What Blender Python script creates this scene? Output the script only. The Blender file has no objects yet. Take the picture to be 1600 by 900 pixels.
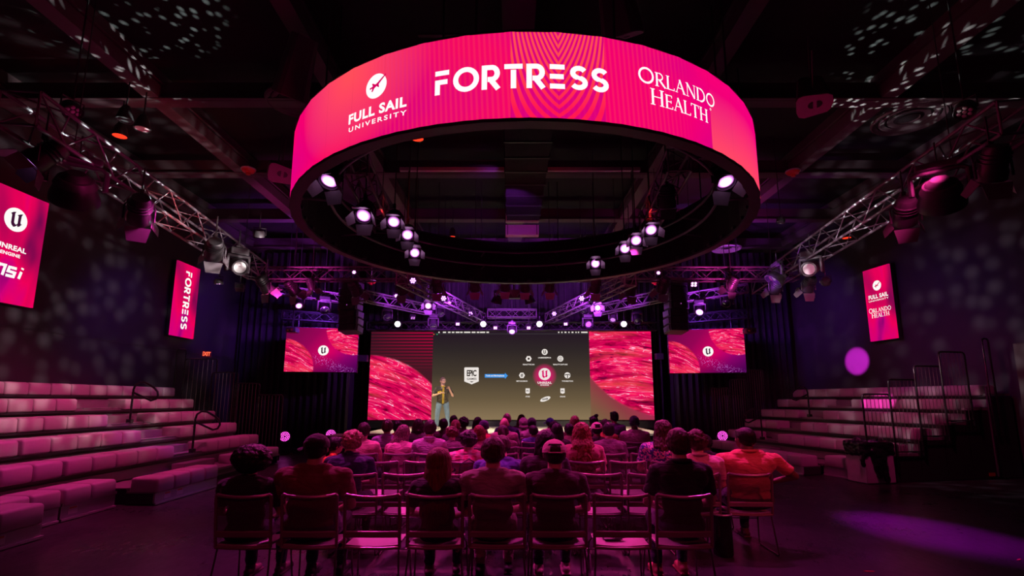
import bpy, bmesh, math, random
from mathutils import Vector, Matrix, Quaternion, noise
random.seed(7)
SC = bpy.context.scene
C = SC.collection
PI = math.pi

# ------------------------------------------------------------------ camera, world, exposure
FPX, TH, SH, EYE = 800.0, math.radians(9.4), 42.6, 1.66
CT, ST = math.cos(TH), math.sin(TH)
cam_d = bpy.data.cameras.new('camera'); cam = bpy.data.objects.new('camera', cam_d); C.objects.link(cam)
cam.location = (0, 0, EYE); cam.rotation_euler = (PI/2 + TH, 0, 0)
cam_d.sensor_width = 36; cam_d.lens = FPX/1600*36; cam_d.shift_y = SH/1600
cam_d.clip_start = 0.05; cam_d.clip_end = 100
SC.camera = cam
SC.view_settings.view_transform = 'Standard'; SC.view_settings.look = 'None'
SC.view_settings.exposure = 0.0; SC.view_settings.gamma = 1.0; SC.view_settings.use_curve_mapping = False
W = bpy.data.worlds.new('world'); SC.world = W; W.use_nodes = True
W.node_tree.nodes['Background'].inputs[0].default_value = (0.34, 0.07, 0.24, 1)
W.node_tree.nodes['Background'].inputs[1].default_value = 0.022

def ray(px, py):
    u = (px-800)/FPX; v = -(py-450-SH)/FPX
    return Vector((u, CT - v*ST, ST + v*CT))
def at_y(px, py, Y):
    r = ray(px, py); return Vector((0, 0, EYE)) + r*(Y/r.y)
def at_z(px, py, Z):
    r = ray(px, py); return Vector((0, 0, EYE)) + r*((Z-EYE)/r.z)
def at_x(px, py, X):
    r = ray(px, py); return Vector((0, 0, EYE)) + r*(X/r.x)
WA = math.radians(7)                                               # the right wall stands a little askew
def at_wall(px, py, off=0.0):
    r = ray(px, py); k = math.tan(WA); t = (10.27 + 18.2*k - off/math.cos(WA))/(r.x + k*r.y); return Vector((0, 0, EYE)) + r*t
def lin(r, g, b):
    f = lambda c: c/12.92 if c <= 0.04045 else ((c+0.055)/1.055)**2.4
    return (f(r/255), f(g/255), f(b/255), 1)

# ------------------------------------------------------------------ lamps of the place, with added spots
GAIN = {'stage_lamp': 3.5, 'front_lamp': 2.6, 'ring_lamp': 4.0, 'bank_lamp': 3.0, 'profile_lamp': 3.0, 'aisle_lamp': 2.0, 'wall_wash': 4.0, 'drape_wash': 22.0, 'truss_fill': 4.0, 'gobo_lamp': 14.0, 'house_lamp': .42}
def spot(name, loc, tgt, col, power, deg, blend=0.4, rad=0.08):
    d = bpy.data.lights.new(name, 'SPOT'); d.color = col; d.energy = power
    d.energy *= GAIN[name]
    d.spot_size = math.radians(deg); d.spot_blend = blend; d.shadow_soft_size = rad
    o = bpy.data.objects.new(name, d); C.objects.link(o); o.location = loc
    o.rotation_euler = (Vector(tgt)-Vector(loc)).to_track_quat('-Z', 'Y').to_euler()
    return o
def gobo(o, scale, lo, hi, seed=0.0):
    """a break-up pattern wheel in the lamp"""
    d = o.data; d.use_nodes = True; nt = d.node_tree; n = nt.nodes
    em = n['Emission']; tc = n.new('ShaderNodeTexCoord'); mp = n.new('ShaderNodeMapping')
    mp.inputs['Location'].default_value = (seed, seed, seed); mp.inputs['Scale'].default_value = (scale, scale, scale)
    vo = n.new('ShaderNodeTexVoronoi'); vo.inputs['Scale'].default_value = 1.0; vo.inputs['Randomness'].default_value = 0.75
    mr = n.new('ShaderNodeMapRange'); mr.inputs[1].default_value = lo; mr.inputs[2].default_value = hi
    mr.inputs[3].default_value = 1.0; mr.inputs[4].default_value = 0.06 if scale < 20 else 0.0
    nt.links.new(tc.outputs['Normal'], mp.inputs[0]); nt.links.new(mp.outputs[0], vo.inputs['Vector'])
    nt.links.new(vo.outputs['Distance'], mr.inputs[0]); nt.links.new(mr.outputs[0], em.inputs['Strength'])
MAG = (1.0, 0.05, 0.55); PUR = (0.55, 0.06, 1.0); RED = (1.0, 0.03, 0.04); WARM = (1.0, 0.86, 0.62); VIO = (0.32, 0.05, 1.0); PINK = (1.0, 0.04, 0.32)
RC = Vector((0.187, 8.60, 0)); RR = 3.75; ZB, ZT = 4.50, 5.505      # the round screen
# stage light on the speaker
for nm, px in (('stage_lamp', 621), ('stage_lamp', 755), ('stage_lamp', 843), ('stage_lamp', 975)):
    p = at_y(px, 506, 17.3)
    spot(nm, p + Vector((0, .0, -.1)), ((px-800)/60, 17.0, .7), WARM, 120, 60, .6, .08)
spot('front_lamp', (-3.2, 12.2, 4.1), (-2.45, 18.0, 1.4), WARM, 420, 22, .5, .06)
spot('front_lamp', (2.6, 12.4, 4.1), (-2.2, 18.0, 1.2), WARM, 300, 34, .6, .06)
spot('front_lamp', (3.2, 12.4, 4.1), (2.6, 17.0, .7), WARM, 420, 50, .6, .06)
# washes from the lamps inside the round screen
for p, t, c, e, a in (
    ((-2.6, 7.2, 4.6), (-1.6, 6.2, .8), MAG, 170, 80), ((2.8, 7.2, 4.6), (1.8, 6.2, .8), MAG, 130, 80),
    ((-2.4, 9.4, 4.7), (-.8, 8.6, .9), MAG, 150, 80), ((2.4, 9.6, 4.7), (.9, 8.6, .9), MAG, 150, 80),
    ((-1.9, 10.6, 4.7), (-.4, 5.2, .9), PINK, 170, 60), ((1.8, 10.9, 4.7), (.6, 5.2, .9), PINK, 170, 60),
    ((1.3, 11.6, 4.6), (1.0, 10.6, .9), MAG, 90, 90), ((-1.3, 11.6, 4.6), (-1.0, 10.6, .9), MAG, 90, 90)):
    spot('ring_lamp', p, t, c, e, a, .8, .09)
spot('house_lamp', (-2.6, -.5, 6.2), (-.9, 4.9, .8), (1, .04, .16), 300, 60, .9, .12)
spot('house_lamp', (3.0, -.5, 6.2), (1.3, 4.9, .8), (1, .04, .16), 300, 60, .9, .12)
spot('house_lamp', (5.6, 1.5, 6.2), (2.8, 6.2, 1.0), (1, .06, .13), 1000, 22, .7, .08)
for x_ in (-1.9, 0.1, 1.9): spot('ring_lamp', (x_, 6.0, 4.6), (x_*.9, 4.9, .8), PINK, 26, 60, .9, .06)
# seating washes
spot('bank_lamp', (-5.9, 9.0, 4.6), (-7.6, 8.6, .9), PINK, 150, 110, .9, .1)
spot('bank_lamp', (-5.9, 12.6, 4.6), (-7.4, 11.8, .9), PINK, 120, 90, .9, .1)
spot('bank_lamp', (-5.2, 7.6, 4.7), (-7.4, 6.2, .8), MAG, 60, 80, .9, .1)
spot('bank_lamp', (-5.4, 12.9, 4.6), (-7.6, 10.6, .6), PUR, 70, 24, .5, .06)
spot('bank_lamp', (6.2, 9.0, 4.6), (8.6, 13.5, 1.0), PINK, 90, 90, .9, .1)
spot('bank_lamp', (5.6, 6.4, 4.7), (9.2, 12.2, 1.4), PINK, 75, 60, .9, .1)
spot('profile_lamp', (3.0, 5.2, 4.8), at_x(1375, 632, 9.6), MAG, 3000, 4.4, .3, .02)
spot('profile_lamp', (-2.8, 6.2, 4.3), at_wall(1338, 564), (.95, .03, .95), 32000, 3.2, .5, .02)
spot('profile_lamp', (4.3, 13.0, 4.7), (5.3, 6.95, 0), (.78, .0, .95), 2900, 14, 1.0, .05)
spot('profile_lamp', (2.6, 11.6, 4.7), (4.1, 7.6, 0), PINK, 45, 22, .9, .05)
spot('aisle_lamp', (-3.6, 12.4, 4.7), (-4.4, 9.6, 0), PUR, 130, 34, .8, .05)
# violet wall washes
spot('wall_wash', (-6.9, 15.2, 4.9), (-9.75, 16.8, 4.4), VIO, 50, 70, .9, .06)
spot('wall_wash', (7.2, 15.2, 4.9), (10.1, 16.8, 4.4), VIO, 50, 70, .9, .06)
spot('wall_wash', (-7.4, 12.6, 4.6), (-9.75, 13.0, 3.6), VIO, 14, 90, .9, .06)
spot('wall_wash', (7.6, 13.0, 4.6), (10.0, 13.0, 4.0), VIO, 14, 90, .9, .06)
spot('drape_wash', (-6.0, 15.6, 4.2), (-7.4, 18.2, 3.6), VIO, 16, 90, .9, .06)
spot('drape_wash', (6.0, 15.6, 4.2), (7.4, 18.2, 3.6), VIO, 9, 90, .9, .06)
# added unseen spots throwing coloured light on the steelwork
for p, t, c, e in (((-3.8, 13.5, 4.3), (-1.8, 17.0, 4.8), PUR, 210), ((3.8, 13.5, 4.3), (1.8, 17.0, 4.8), PUR, 210), ((-1.2, 14.2, 4.3), (-3.2, 16.6, 4.75), PUR, 190), ((1.2, 14.2, 4.3), (3.2, 16.6, 4.75), PUR, 190),
                ((-2.6, 15.0, 4.2), (-2.4, 15.6, 4.9), PUR, 60), ((2.6, 15.0, 4.2), (2.4, 15.6, 4.9), PUR, 60),
                ((-5.6, 12.0, 3.9), (-5.6, 13.3, 6.0), MAG, 70), ((5.6, 12.0, 3.9), (5.6, 13.3, 6.0), MAG, 70),
                ((0, 14.8, 4.3), (0, 18.0, 4.75), PUR, 190), ((0, 10.2, 5.7), (0, 12.8, 7), PUR, 12),
                ((-5.2, 8.4, 4.2), (-6.1, 8.9, 5.2), RED, 22), ((-4.9, 6.2, 4.2), (-5.9, 6.6, 5.2), PINK, 3), ((5.4, 8.6, 4.2), (6.3, 9.2, 5.2), PINK, 4), ((5.6, 11.4, 4.2), (6.9, 12.2, 5.2), PUR, 20),
                ((-2.4, 8.8, 4.9), (-2.0, 9.2, 5.4), RED, 7), ((2.6, 8.8, 4.9), (2.2, 9.2, 5.4), RED, 7),
                ((-5.4, 14.9, 4.0), (-6.0, 15.6, 5.6), PUR, 160), ((5.4, 14.9, 4.0), (6.0, 15.6, 5.6), PUR, 160)):
    spot('truss_fill', p, t, c, e, 80, .8, .05)
g = spot('gobo_lamp', (-4.4, 9.4, 4.3), (-9.92, 9.9, 4.4), (.80, .66, .68), 55, 122, .5, .05); gobo(g, 15, .08, .55)
g = spot('gobo_lamp', (4.9, 9.8, 4.3), (10.1, 10.4, 4.2), (.80, .66, .76), 40, 122, .5, .05); gobo(g, 15, .08, .55, 4)
g = spot('gobo_lamp', (-4.6, 9.4, 4.3), (-6.6, 5.6, 7.2), (.7, .85, .8), 230, 66, .5, .01); gobo(g, 24, .12, .34, 8)
g = spot('gobo_lamp', (4.9, 9.8, 4.3), (7.8, 7.0, 7.2), (.7, .85, .8), 230, 60, .5, .01); gobo(g, 24, .12, .34, 2)

# ------------------------------------------------------------------ materials
class NT:
    def __init__(s, name):
        s.m = bpy.data.materials.new(name); s.m.use_nodes = True; s.t = s.m.node_tree; s.n = s.t.nodes
        s.out = s.n['Material Output']; s.p = s.n['Principled BSDF']
    def new(s, k, **kw):
        x = s.n.new(k)
        for a, v in kw.items(): setattr(x, a, v)
        return x
    def put(s, sock, v):
        if hasattr(v, 'is_output') or isinstance(v, bpy.types.NodeSocket): s.t.links.new(v, sock)
        elif v is not None: sock.default_value = v
    def math(s, op, a, b=None, c=None, clamp=False):
        x = s.new('ShaderNodeMath', operation=op); x.use_clamp = clamp
        s.put(x.inputs[0], a)
        if b is not None: s.put(x.inputs[1], b)
        if c is not None: s.put(x.inputs[2], c)
        return x.outputs[0]
    def mix(s, f, a, b):
        x = s.new('ShaderNodeMix', data_type='RGBA'); s.put(x.inputs[0], f); s.put(x.inputs[6], a); s.put(x.inputs[7], b)
        return x.outputs[2]
    def rng(s, v, a, b, c=0.0, d=1.0):
        x = s.new('ShaderNodeMapRange'); s.put(x.inputs[0], v)
        for i, k in enumerate((a, b, c, d)): x.inputs[i+1].default_value = k
        return x.outputs[0]
    def coord(s, which='Object'): return s.new('ShaderNodeTexCoord').outputs[which]
    def mapv(s, v, loc=(0,0,0), rot=(0,0,0), sc=(1,1,1)):
        x = s.new('ShaderNodeMapping'); s.put(x.inputs[0], v)
        x.inputs[1].default_value = loc; x.inputs[2].default_value = rot; x.inputs[3].default_value = sc
        return x.outputs[0]
    def sep(s, v):
        x = s.new('ShaderNodeSeparateXYZ'); s.put(x.inputs[0], v); return x.outputs
    def noise(s, v, scale, detail=3, rough=.5, dist=0):
        x = s.new('ShaderNodeTexNoise'); s.put(x.inputs['Vector'], v); x.inputs['Scale'].default_value = scale
        x.inputs['Detail'].default_value = detail; x.inputs['Roughness'].default_value = rough; x.inputs['Distortion'].default_value = dist
        return x.outputs[0]
    def ramp(s, f, stops):
        x = s.new('ShaderNodeValToRGB'); s.put(x.inputs[0], f); e = x.color_ramp.elements
        while len(e) < len(stops): e.new(.5)
        for k, (p, c) in enumerate(stops): e[k].position = p; e[k].color = c
        return x.outputs[0]
    def bump(s, h, strength=.3, dist=.01):
        x = s.new('ShaderNodeBump'); x.inputs['Strength'].default_value = strength; x.inputs['Distance'].default_value = dist
        s.put(x.inputs['Height'], h); s.t.links.new(x.outputs[0], s.p.inputs['Normal'])
    def emit(s, col, strength=1.0):
        e = s.new('ShaderNodeEmission'); s.put(e.inputs[0], col); e.inputs[1].default_value = strength
        s.t.links.new(e.outputs[0], s.out.inputs[0]); return s.m
MATS = {}
def mat(name, col, rough=.6, metal=0.0, var=.15, scale=12, bump=.12, spec=None, coat=0):
    if name in MATS: return MATS[name]
    n = NT(name); v = n.coord()
    nz = n.noise(v, scale, 4)
    c2 = tuple(min(1, x*(1+var)) for x in col[:3])+(1,); c1 = tuple(x*(1-var) for x in col[:3])+(1,)
    n.put(n.p.inputs['Base Color'], n.mix(nz, c1, c2))
    n.put(n.p.inputs['Roughness'], n.rng(nz, .2, .8, max(.02, rough-.06), min(1, rough+.06)))
    n.p.inputs['Metallic'].default_value = metal
    if spec is not None: n.p.inputs['Specular IOR Level'].default_value = spec
    if coat: n.p.inputs['Coat Weight'].default_value = coat
    if bump: n.bump(n.noise(v, scale*6, 3), bump, .004)
    MATS[name] = n.m; return n.m
def cloth(name, col, weave=260, kind='plain', col2=None, sc=7):
    if name in MATS: return MATS[name]
    n = NT(name); v = n.coord(); f = n.noise(v, 5, 3)
    base = n.mix(f, tuple(x*.8 for x in col[:3])+(1,), tuple(min(1, x*1.15) for x in col[:3])+(1,))
    if kind == 'floral':
        vo = n.new('ShaderNodeTexNoise'); n.put(vo.inputs[0], v); vo.inputs['Scale'].default_value = 26; vo.inputs['Detail'].default_value = 1.5
        vo.inputs['Distortion'].default_value = 1.2
        base = n.mix(n.rng(vo.outputs[0], .48, .52), col, col2)
    if kind == 'plaid':
        s = n.sep(v); a = n.math('SINE', n.math('MULTIPLY', s[0], 62)); b = n.math('SINE', n.math('MULTIPLY', s[2], 62))
        base = n.mix(n.math('ADD', n.rng(a, .2, .4, 0, .5), n.rng(b, .2, .4, 0, .5)), col, col2)
    if kind == 'stripe':
        s = n.sep(v); b = n.math('SINE', n.math('MULTIPLY', s[2], 210)); base = n.mix(n.rng(b, 0, .3), col, col2)
    n.put(n.p.inputs['Base Color'], base); n.p.inputs['Roughness'].default_value = .85
    n.p.inputs['Sheen Weight'].default_value = .15; n.p.inputs['Specular IOR Level'].default_value = .25
    fold = n.noise(n.mapv(v, sc=(1, 1, 2.2)), sc, 3, .5, 1.0)
    w = n.noise(v, weave, 1)
    n.bump(n.math('ADD', n.math('MULTIPLY', fold, 1.0), n.math('MULTIPLY', w, .05)), .55, .05)
    MATS[name] = n.m; return n.m
def hairm(name, col, curly=False):
    if name in MATS: return MATS[name]
    n = NT(name); v = n.coord()
    st = n.noise(n.mapv(v, sc=(1, 1, .07 if not curly else .8)), 95 if not curly else 60, 3, .6, .6 if curly else 0)
    n.put(n.p.inputs['Base Color'], n.mix(n.rng(st, .3, .7), tuple(x*.45 for x in col[:3])+(1,), tuple(min(1, x*1.5) for x in col[:3])+(1,)))
    n.p.inputs['Roughness'].default_value = .5; n.p.inputs['Specular IOR Level'].default_value = .35
    n.bump(st, .8, .012); MATS[name] = n.m; return n.m
def glow(name, col, s=1.0):
    if name in MATS: return MATS[name]
    n = NT(name); n.emit(col, s); MATS[name] = n.m; return n.m

M_FLOOR = NT('floor_black'); _v = M_FLOOR.coord()
_f = M_FLOOR.noise(_v, .9, 6, .6); _g = M_FLOOR.noise(M_FLOOR.mapv(_v, sc=(1, .35, 1)), 16, 4, .7)
M_FLOOR.put(M_FLOOR.p.inputs['Base Color'], M_FLOOR.mix(_f, (.020, .017, .020, 1), (.042, .036, .042, 1)))
M_FLOOR.put(M_FLOOR.p.inputs['Roughness'], M_FLOOR.math('ADD', M_FLOOR.rng(_f, .3, .7, .22, .40), M_FLOOR.rng(_g, .3, .8, -.04, .1)))
M_FLOOR.bump(M_FLOOR.math('ADD', _g, M_FLOOR.math('MULTIPLY', M_FLOOR.noise(_v, 70, 2), .3)), .1, .01); M_FLOOR = M_FLOOR.m
M_WALL = mat('wall_dark', (.045, .036, .044, 1), .75, 0, .25, 1.5, .25)
M_CEIL = mat('ceiling_black', (.009, .008, .009, 1), .9)
M_LINE = mat('lining_black', (.008, .007, .008, 1), .9, 0, .3, 30, .5)
M_BEAM = mat('beam_paint', (.085, .062, .068, 1), .7, 0, .1, 4)
M_BLACK = mat('black_metal', (.028, .026, .028, 1), .42, .0, .2, 20)
M_DARK = mat('dark_plastic', (.05, .045, .05, 1), .5)
M_TRUSS = mat('truss_black', (.15, .12, .145, 1), .55, .3, .2, 20)
M_STEEL = mat('steel_satin', (.50, .47, .48, 1), .4, .4, .1, 20)
M_VINYL = mat('seat_vinyl', (.46, .36, .38, 1), .5, 0, .07, 30, .1)
M_DECK = mat('deck_grey', (.27, .22, .23, 1), .5, .2, .1, 6)
M_KICK = mat('kick_plate_metal', (.42, .39, .40, 1), .45, .3, .12, 5)
M_RAILP = mat('rail_black', (.012, .012, .012, 1), .3, 0, .1, 20)
M_DRAPE = mat('drape_velour', (.040, .036, .042, 1), .95, 0, .2, 8, .3, .1)
M_STAGE = mat('stage_top', (.74, .70, .62, 1), .6, 0, .08, 3)
M_PALE = mat('pale_plate', (.55, .50, .50, 1), .6, 0, .05)
M_DOOR = mat('barn_door_paint', (.16, .14, .15, 1), .5, .2, .1)
M_GLASS = mat('lens_glass', (.05, .045, .06, 1), .08, .3, .1, 8, 0, None, 1)
M_CABLE = mat('cable_rubber', (.01, .01, .01, 1), .6)
M_CFRAME = mat('chair_frame', (.24, .15, .18, 1), .34, .25, .08, 20)
M_CLEG = mat('chair_leg_steel', (.25, .22, .23, 1), .3, .9, .08)
M_CSEAT = mat('chair_seat_shell', (.36, .30, .32, 1), .55, 0, .05, 20)
n = NT('chair_mesh_fabric'); _v = n.coord()
n.put(n.p.inputs['Base Color'], (.075, .05, .06, 1)); n.p.inputs['Roughness'].default_value = .7
_s = n.sep(_v)
tr = n.new('ShaderNodeBsdfTransparent'); mx = n.new('ShaderNodeMixShader'); mx.inputs[0].default_value = .68
n.t.links.new(tr.outputs[0], mx.inputs[1]); n.t.links.new(n.p.outputs[0], mx.inputs[2]); n.t.links.new(mx.outputs[0], n.out.inputs[0])
n.bump(n.math('ADD', n.math('SINE', n.math('MULTIPLY', _s[0], 900)), n.math('SINE', n.math('MULTIPLY', _s[2], 900))), .3, .002)
M_CMESH = n.m
G_WHITE = glow('glow_white', (1, .97, .95, 1), 1.0)
G_LAMPW = glow('glow_lamp_white', (1, .97, .93, 1), 6.0)
def hot(name, core, edge, R_, s0, s1):
    n = NT(name); s = n.sep(n.coord()); d = n.math('SQRT', n.math('ADD', n.math('MULTIPLY', s[0], s[0]), n.math('MULTIPLY', s[1], s[1])))
    f = n.rng(d, R_*.25, R_*.95); e = n.new('ShaderNodeEmission'); n.put(e.inputs[0], n.mix(f, core, edge)); n.put(e.inputs[1], n.math('ADD', n.math('MULTIPLY', n.math('SUBTRACT', 1, f), s0-s1), s1))
    n.t.links.new(e.outputs[0], n.out.inputs[0]); MATS[name] = n.m; return n.m
G_LAMPM = hot('glow_lamp_magenta', (1.0, .55, .98, 1), (.55, .12, .62, 1), .10, 7.0, .7)
G_DIODE = glow('glow_diode', (1.0, .08, .70, 1), 3.0)
G_LAMPP = glow('glow_lamp_purple', (.62, .22, 1.0, 1), 5.0)
G_LAMPO = glow('glow_lamp_red', (1.0, .035, .012, 1), 1.7)
G_LAMPD = glow('glow_lamp_soft', (.75, .25, .9, 1), 1.0)
G_LENSP = mat('lens_pinkish', (.5, .33, .38, 1), .3, 0, .05)

# ------------------------------------------------------------------ mesh helpers
class MB:
    def __init__(s): s.b = bmesh.new()
    def _x(s, vs, M):
        if M is not None: bmesh.ops.transform(s.b, matrix=M, verts=vs)
    def box(s, c, d, M=None, bev=0, seg=2, rz=0, rx=0, ry=0):
        r = bmesh.ops.create_cube(s.b, size=1)['verts']
        L = Matrix.Translation(c) @ Matrix.Rotation(rz, 4, 'Z') @ Matrix.Rotation(ry, 4, 'Y') @ Matrix.Rotation(rx, 4, 'X') @ Matrix.Diagonal((*d, 1))
        bmesh.ops.transform(s.b, matrix=(M @ L) if M is not None else L, verts=r)
        if bev:
            es = list({e for v in r for e in v.link_edges})
            bmesh.ops.bevel(s.b, geom=es, offset=bev, segments=seg, affect='EDGES', profile=.5)
        return s
    def cone(s, p0, p1, r0, r1=None, seg=12, caps=True):
        r1 = r0 if r1 is None else r1
        p0, p1 = Vector(p0), Vector(p1); d = p1-p0; L = d.length
        if L < 1e-6: return s
        q = d.to_track_quat('Z', 'Y').to_matrix().to_4x4()
        bmesh.ops.create_cone(s.b, cap_ends=caps, segments=seg, radius1=r0, radius2=r1, depth=L, matrix=Matrix.Translation((p0+p1)/2) @ q)
        return s
    def ell(s, c, r, M=None, sub=2):
        L = Matrix.Translation(c) @ (M if M is not None else Matrix.Identity(4)) @ Matrix.Diagonal((*((r, r, r) if isinstance(r, (int, float)) else r), 1))
        bmesh.ops.create_icosphere(s.b, subdivisions=sub, radius=1, matrix=L); return s
    def cap(s, p0, r0, p1, r1=None, sub=2):
        r1 = r0 if r1 is None else r1
        s.ell(p0, r0, sub=sub); s.ell(p1, r1, sub=sub); return s.cone(p0, p1, r0, r1, 14)
    def tube(s, pts, r, seg=8, closed=False):
        pts = [Vector(p) for p in pts]; n = len(pts); rings = []; up = None
        for i, p in enumerate(pts):
            a = pts[(i-1) % n] if (closed or i > 0) else p; b = pts[(i+1) % n] if (closed or i < n-1) else p
            t = (b-a).normalized()
            if up is None:
                up = Vector((0, 0, 1)) if abs(t.z) < .9 else Vector((1, 0, 0))
            x = t.cross(up)
            if x.length < 1e-4: x = t.orthogonal()
            x.normalize(); up = x.cross(t).normalized()
            rings.append([s.b.verts.new(p + (x*math.cos(k*2*PI/seg) + up*math.sin(k*2*PI/seg))*r) for k in range(seg)])
        m = n if closed else n-1
        for i in range(m):
            A, B = rings[i], rings[(i+1) % n]
            for k in range(seg): s.b.faces.new((A[k], A[(k+1) % seg], B[(k+1) % seg], B[k]))
        if not closed: s.b.faces.new(rings[0]); s.b.faces.new(list(reversed(rings[-1])))
        return s
    def lathe(s, prof, seg=24, M=None):
        rings = []
        for r, z in prof:
            rings.append([s.b.verts.new((r*math.cos(k*2*PI/seg), r*math.sin(k*2*PI/seg), z)) for k in range(seg)] if r > 1e-6 else [s.b.verts.new((0, 0, z))])
        for A, B in zip(rings, rings[1:]):
            for k in range(seg):
                a, a2 = A[k % len(A)], A[(k+1) % len(A)]; b, b2 = B[k % len(B)], B[(k+1) % len(B)]
                f = [a, a2, b2, b]; g = []
                for v in f:
                    if v not in g: g.append(v)
                if len(g) > 2: s.b.faces.new(g)
        s._x([v for R in rings for v in R], M); return s
    def poly(s, pts, z=0, thick=0):
        vs = [s.b.verts.new((p[0], p[1], z) if len(p) == 2 else p) for p in pts]
        f = s.b.faces.new(vs)
        if thick:
            r = bmesh.ops.extrude_face_region(s.b, geom=[f])
            nv = [v for v in r['geom'] if isinstance(v, bmesh.types.BMVert)]
            nrm = f.normal if f.normal.length > 0 else Vector((0, 0, 1)); f.normal_update()
            bmesh.ops.translate(s.b, vec=f.normal*(-thick), verts=nv)
        return s
    def mesh(s, name, m=None, smooth=False, angle=None):
        bmesh.ops.recalc_face_normals(s.b, faces=s.b.faces)
        me = bpy.data.meshes.new(name); s.b.to_mesh(me); s.b.free()
        if m is not None: me.materials.append(m)
        if smooth:
            me.polygons.foreach_set('use_smooth', [True]*len(me.polygons))
            if angle is None: angle = 35
            try: me.set_sharp_from_angle(angle=math.radians(angle))
            except Exception: pass
        return me
    def build(s, name, m, parent=None, smooth=False):
        return obj(name, s.mesh(name, m, smooth), parent)
def obj(name, me, parent=None, loc=None, rot=None, label=None):
    o = bpy.data.objects.new(name, me); C.objects.link(o)
    if parent is not None: o.parent = parent
    if loc is not None: o.location = loc
    if rot is not None: o.rotation_euler = rot
    if label: o['label'] = label
    return o
def tag(o, label, cat, group=None, kind=None):
    o['label'] = label; o['category'] = cat
    if group: o['group'] = group
    if kind: o['kind'] = kind
    return o
def thing(name, label, cat, loc=(0, 0, 0), rz=0, group=None):
    o = bpy.data.objects.new(name, None); C.objects.link(o); o.location = loc; o.rotation_euler = (0, 0, rz)
    o.empty_display_size = .1
    return tag(o, label, cat, group)
def struct(name, mb, m, smooth=False):
    o = mb.build(name, m, None, smooth); o['kind'] = 'structure'; return o
def remesh(mb, name, m, voxel, smooth_it=4, disp=None):
    me = mb.mesh('tmp'); o = bpy.data.objects.new('tmp', me); C.objects.link(o)
    r = o.modifiers.new('r', 'REMESH'); r.mode = 'VOXEL'; r.voxel_size = voxel
    if smooth_it:
        k = o.modifiers.new('s', 'SMOOTH'); k.factor = .5; k.iterations = smooth_it
    dg = bpy.context.evaluated_depsgraph_get(); e = o.evaluated_get(dg)
    out = bpy.data.meshes.new_from_object(e, preserve_all_data_layers=False, depsgraph=dg)
    bpy.data.objects.remove(o); bpy.data.meshes.remove(me)
    if disp:
        out.calc_loop_triangles()
        ns = [v.normal.copy() for v in out.vertices]
        for v, nn in zip(out.vertices, ns): v.co = v.co + nn*disp(v.co)
    out.name = name; out.materials.clear(); out.materials.append(m)
    out.polygons.foreach_set('use_smooth', [True]*len(out.polygons)); out.update()
    return out
def text_mesh(s, size=1.0, off=0.0, spacing=1.0):
    cu = bpy.data.curves.new('t', 'FONT'); cu.body = s; cu.size = size; cu.offset = off; cu.space_character = spacing
    cu.align_x = 'CENTER'; cu.align_y = 'CENTER'; cu.resolution_u = 3
    o = bpy.data.objects.new('t', cu); C.objects.link(o)
    dg = bpy.context.evaluated_depsgraph_get(); me = bpy.data.meshes.new_from_object(o.evaluated_get(dg))
    bpy.data.objects.remove(o); bpy.data.curves.remove(cu)
    b = bmesh.new(); b.from_mesh(me); bpy.data.meshes.remove(me)
    if b.verts:
        xs = [v.co.x for v in b.verts]; ys = [v.co.y for v in b.verts]; cx = (min(xs)+max(xs))/2; cy = (min(ys)+max(ys))/2
        for v in b.verts: v.co.x -= cx; v.co.y -= cy
    return b
def fit_text(s, w, h, off=0.0, spacing=1.0):
    """text of exactly w by h metres, centred"""
    b = text_mesh(s, 1.0, off, spacing)
    xs = [v.co.x for v in b.verts]; ys = [v.co.y for v in b.verts]
    sx = w/(max(xs)-min(xs)); sy = h/(max(ys)-min(ys))
    for v in b.verts: v.co.x *= sx; v.co.y *= sy
    return b
def merge(dst, src, dx=0, dy=0, sx=1, sy=1, rot=0):
    c, s_ = math.cos(rot), math.sin(rot); mp = {}
    for v in src.verts:
        x, y = v.co.x*sx, v.co.y*sy; mp[v] = dst.verts.new((dx+x*c-y*s_, dy+x*s_+y*c, v.co.z))
    for f in src.faces:
        try: dst.faces.new([mp[v] for v in f.verts])
        except ValueError: pass
    src.free()
def strokes(dst, segs, w, ox, oy, sx, sy, shear=0):
    """bold lettering made of quads; segs: polylines (flat ends) in a unit box"""
    for s in segs:
        pts, ww = (s if isinstance(s, tuple) and isinstance(s[0], list) else (s, w))
        P = [Vector((ox+p[0]*sx+shear*p[1]*sy, oy+p[1]*sy)) for p in pts]; closed = (P[0]-P[-1]).length < 1e-6 and len(P) > 3
        if closed: P = P[:-1]
        n = len(P); Lr = []
        for i, p in enumerate(P):
            a = P[i-1] if (closed or i > 0) else None; b = P[(i+1) % n] if (closed or i < n-1) else None
            d1 = (p-a).normalized() if a is not None else None; d2 = (b-p).normalized() if b is not None else None
            if d1 is None: d1 = d2
            if d2 is None: d2 = d1
            t = (d1+d2); t = t.normalized() if t.length > 1e-4 else d1
            nn = Vector((-t.y, t.x)); k = max(.5, nn.dot(Vector((-d1.y, d1.x)))); o2 = nn*(ww/2/k)
            Lr.append((dst.verts.new((p.x+o2.x, p.y+o2.y, 0)), dst.verts.new((p.x-o2.x, p.y-o2.y, 0))))
        for i in range(n if closed else n-1):
            a, b = Lr[i], Lr[(i+1) % n]; dst.faces.new((a[0], a[1], b[1], b[0]))
def arc(cx, cy, rx, ry, a0, a1, n=10):
    return [(cx+rx*math.cos(math.radians(a0+(a1-a0)*k/n)), cy+ry*math.sin(math.radians(a0+(a1-a0)*k/n))) for k in range(n+1)]
def disc(dst, cx, cy, r, n=32, z=0.0):
    dst.faces.new([dst.verts.new((cx+r*math.cos(2*PI*k/n), cy+r*math.sin(2*PI*k/n), z)) for k in range(n)])
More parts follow.
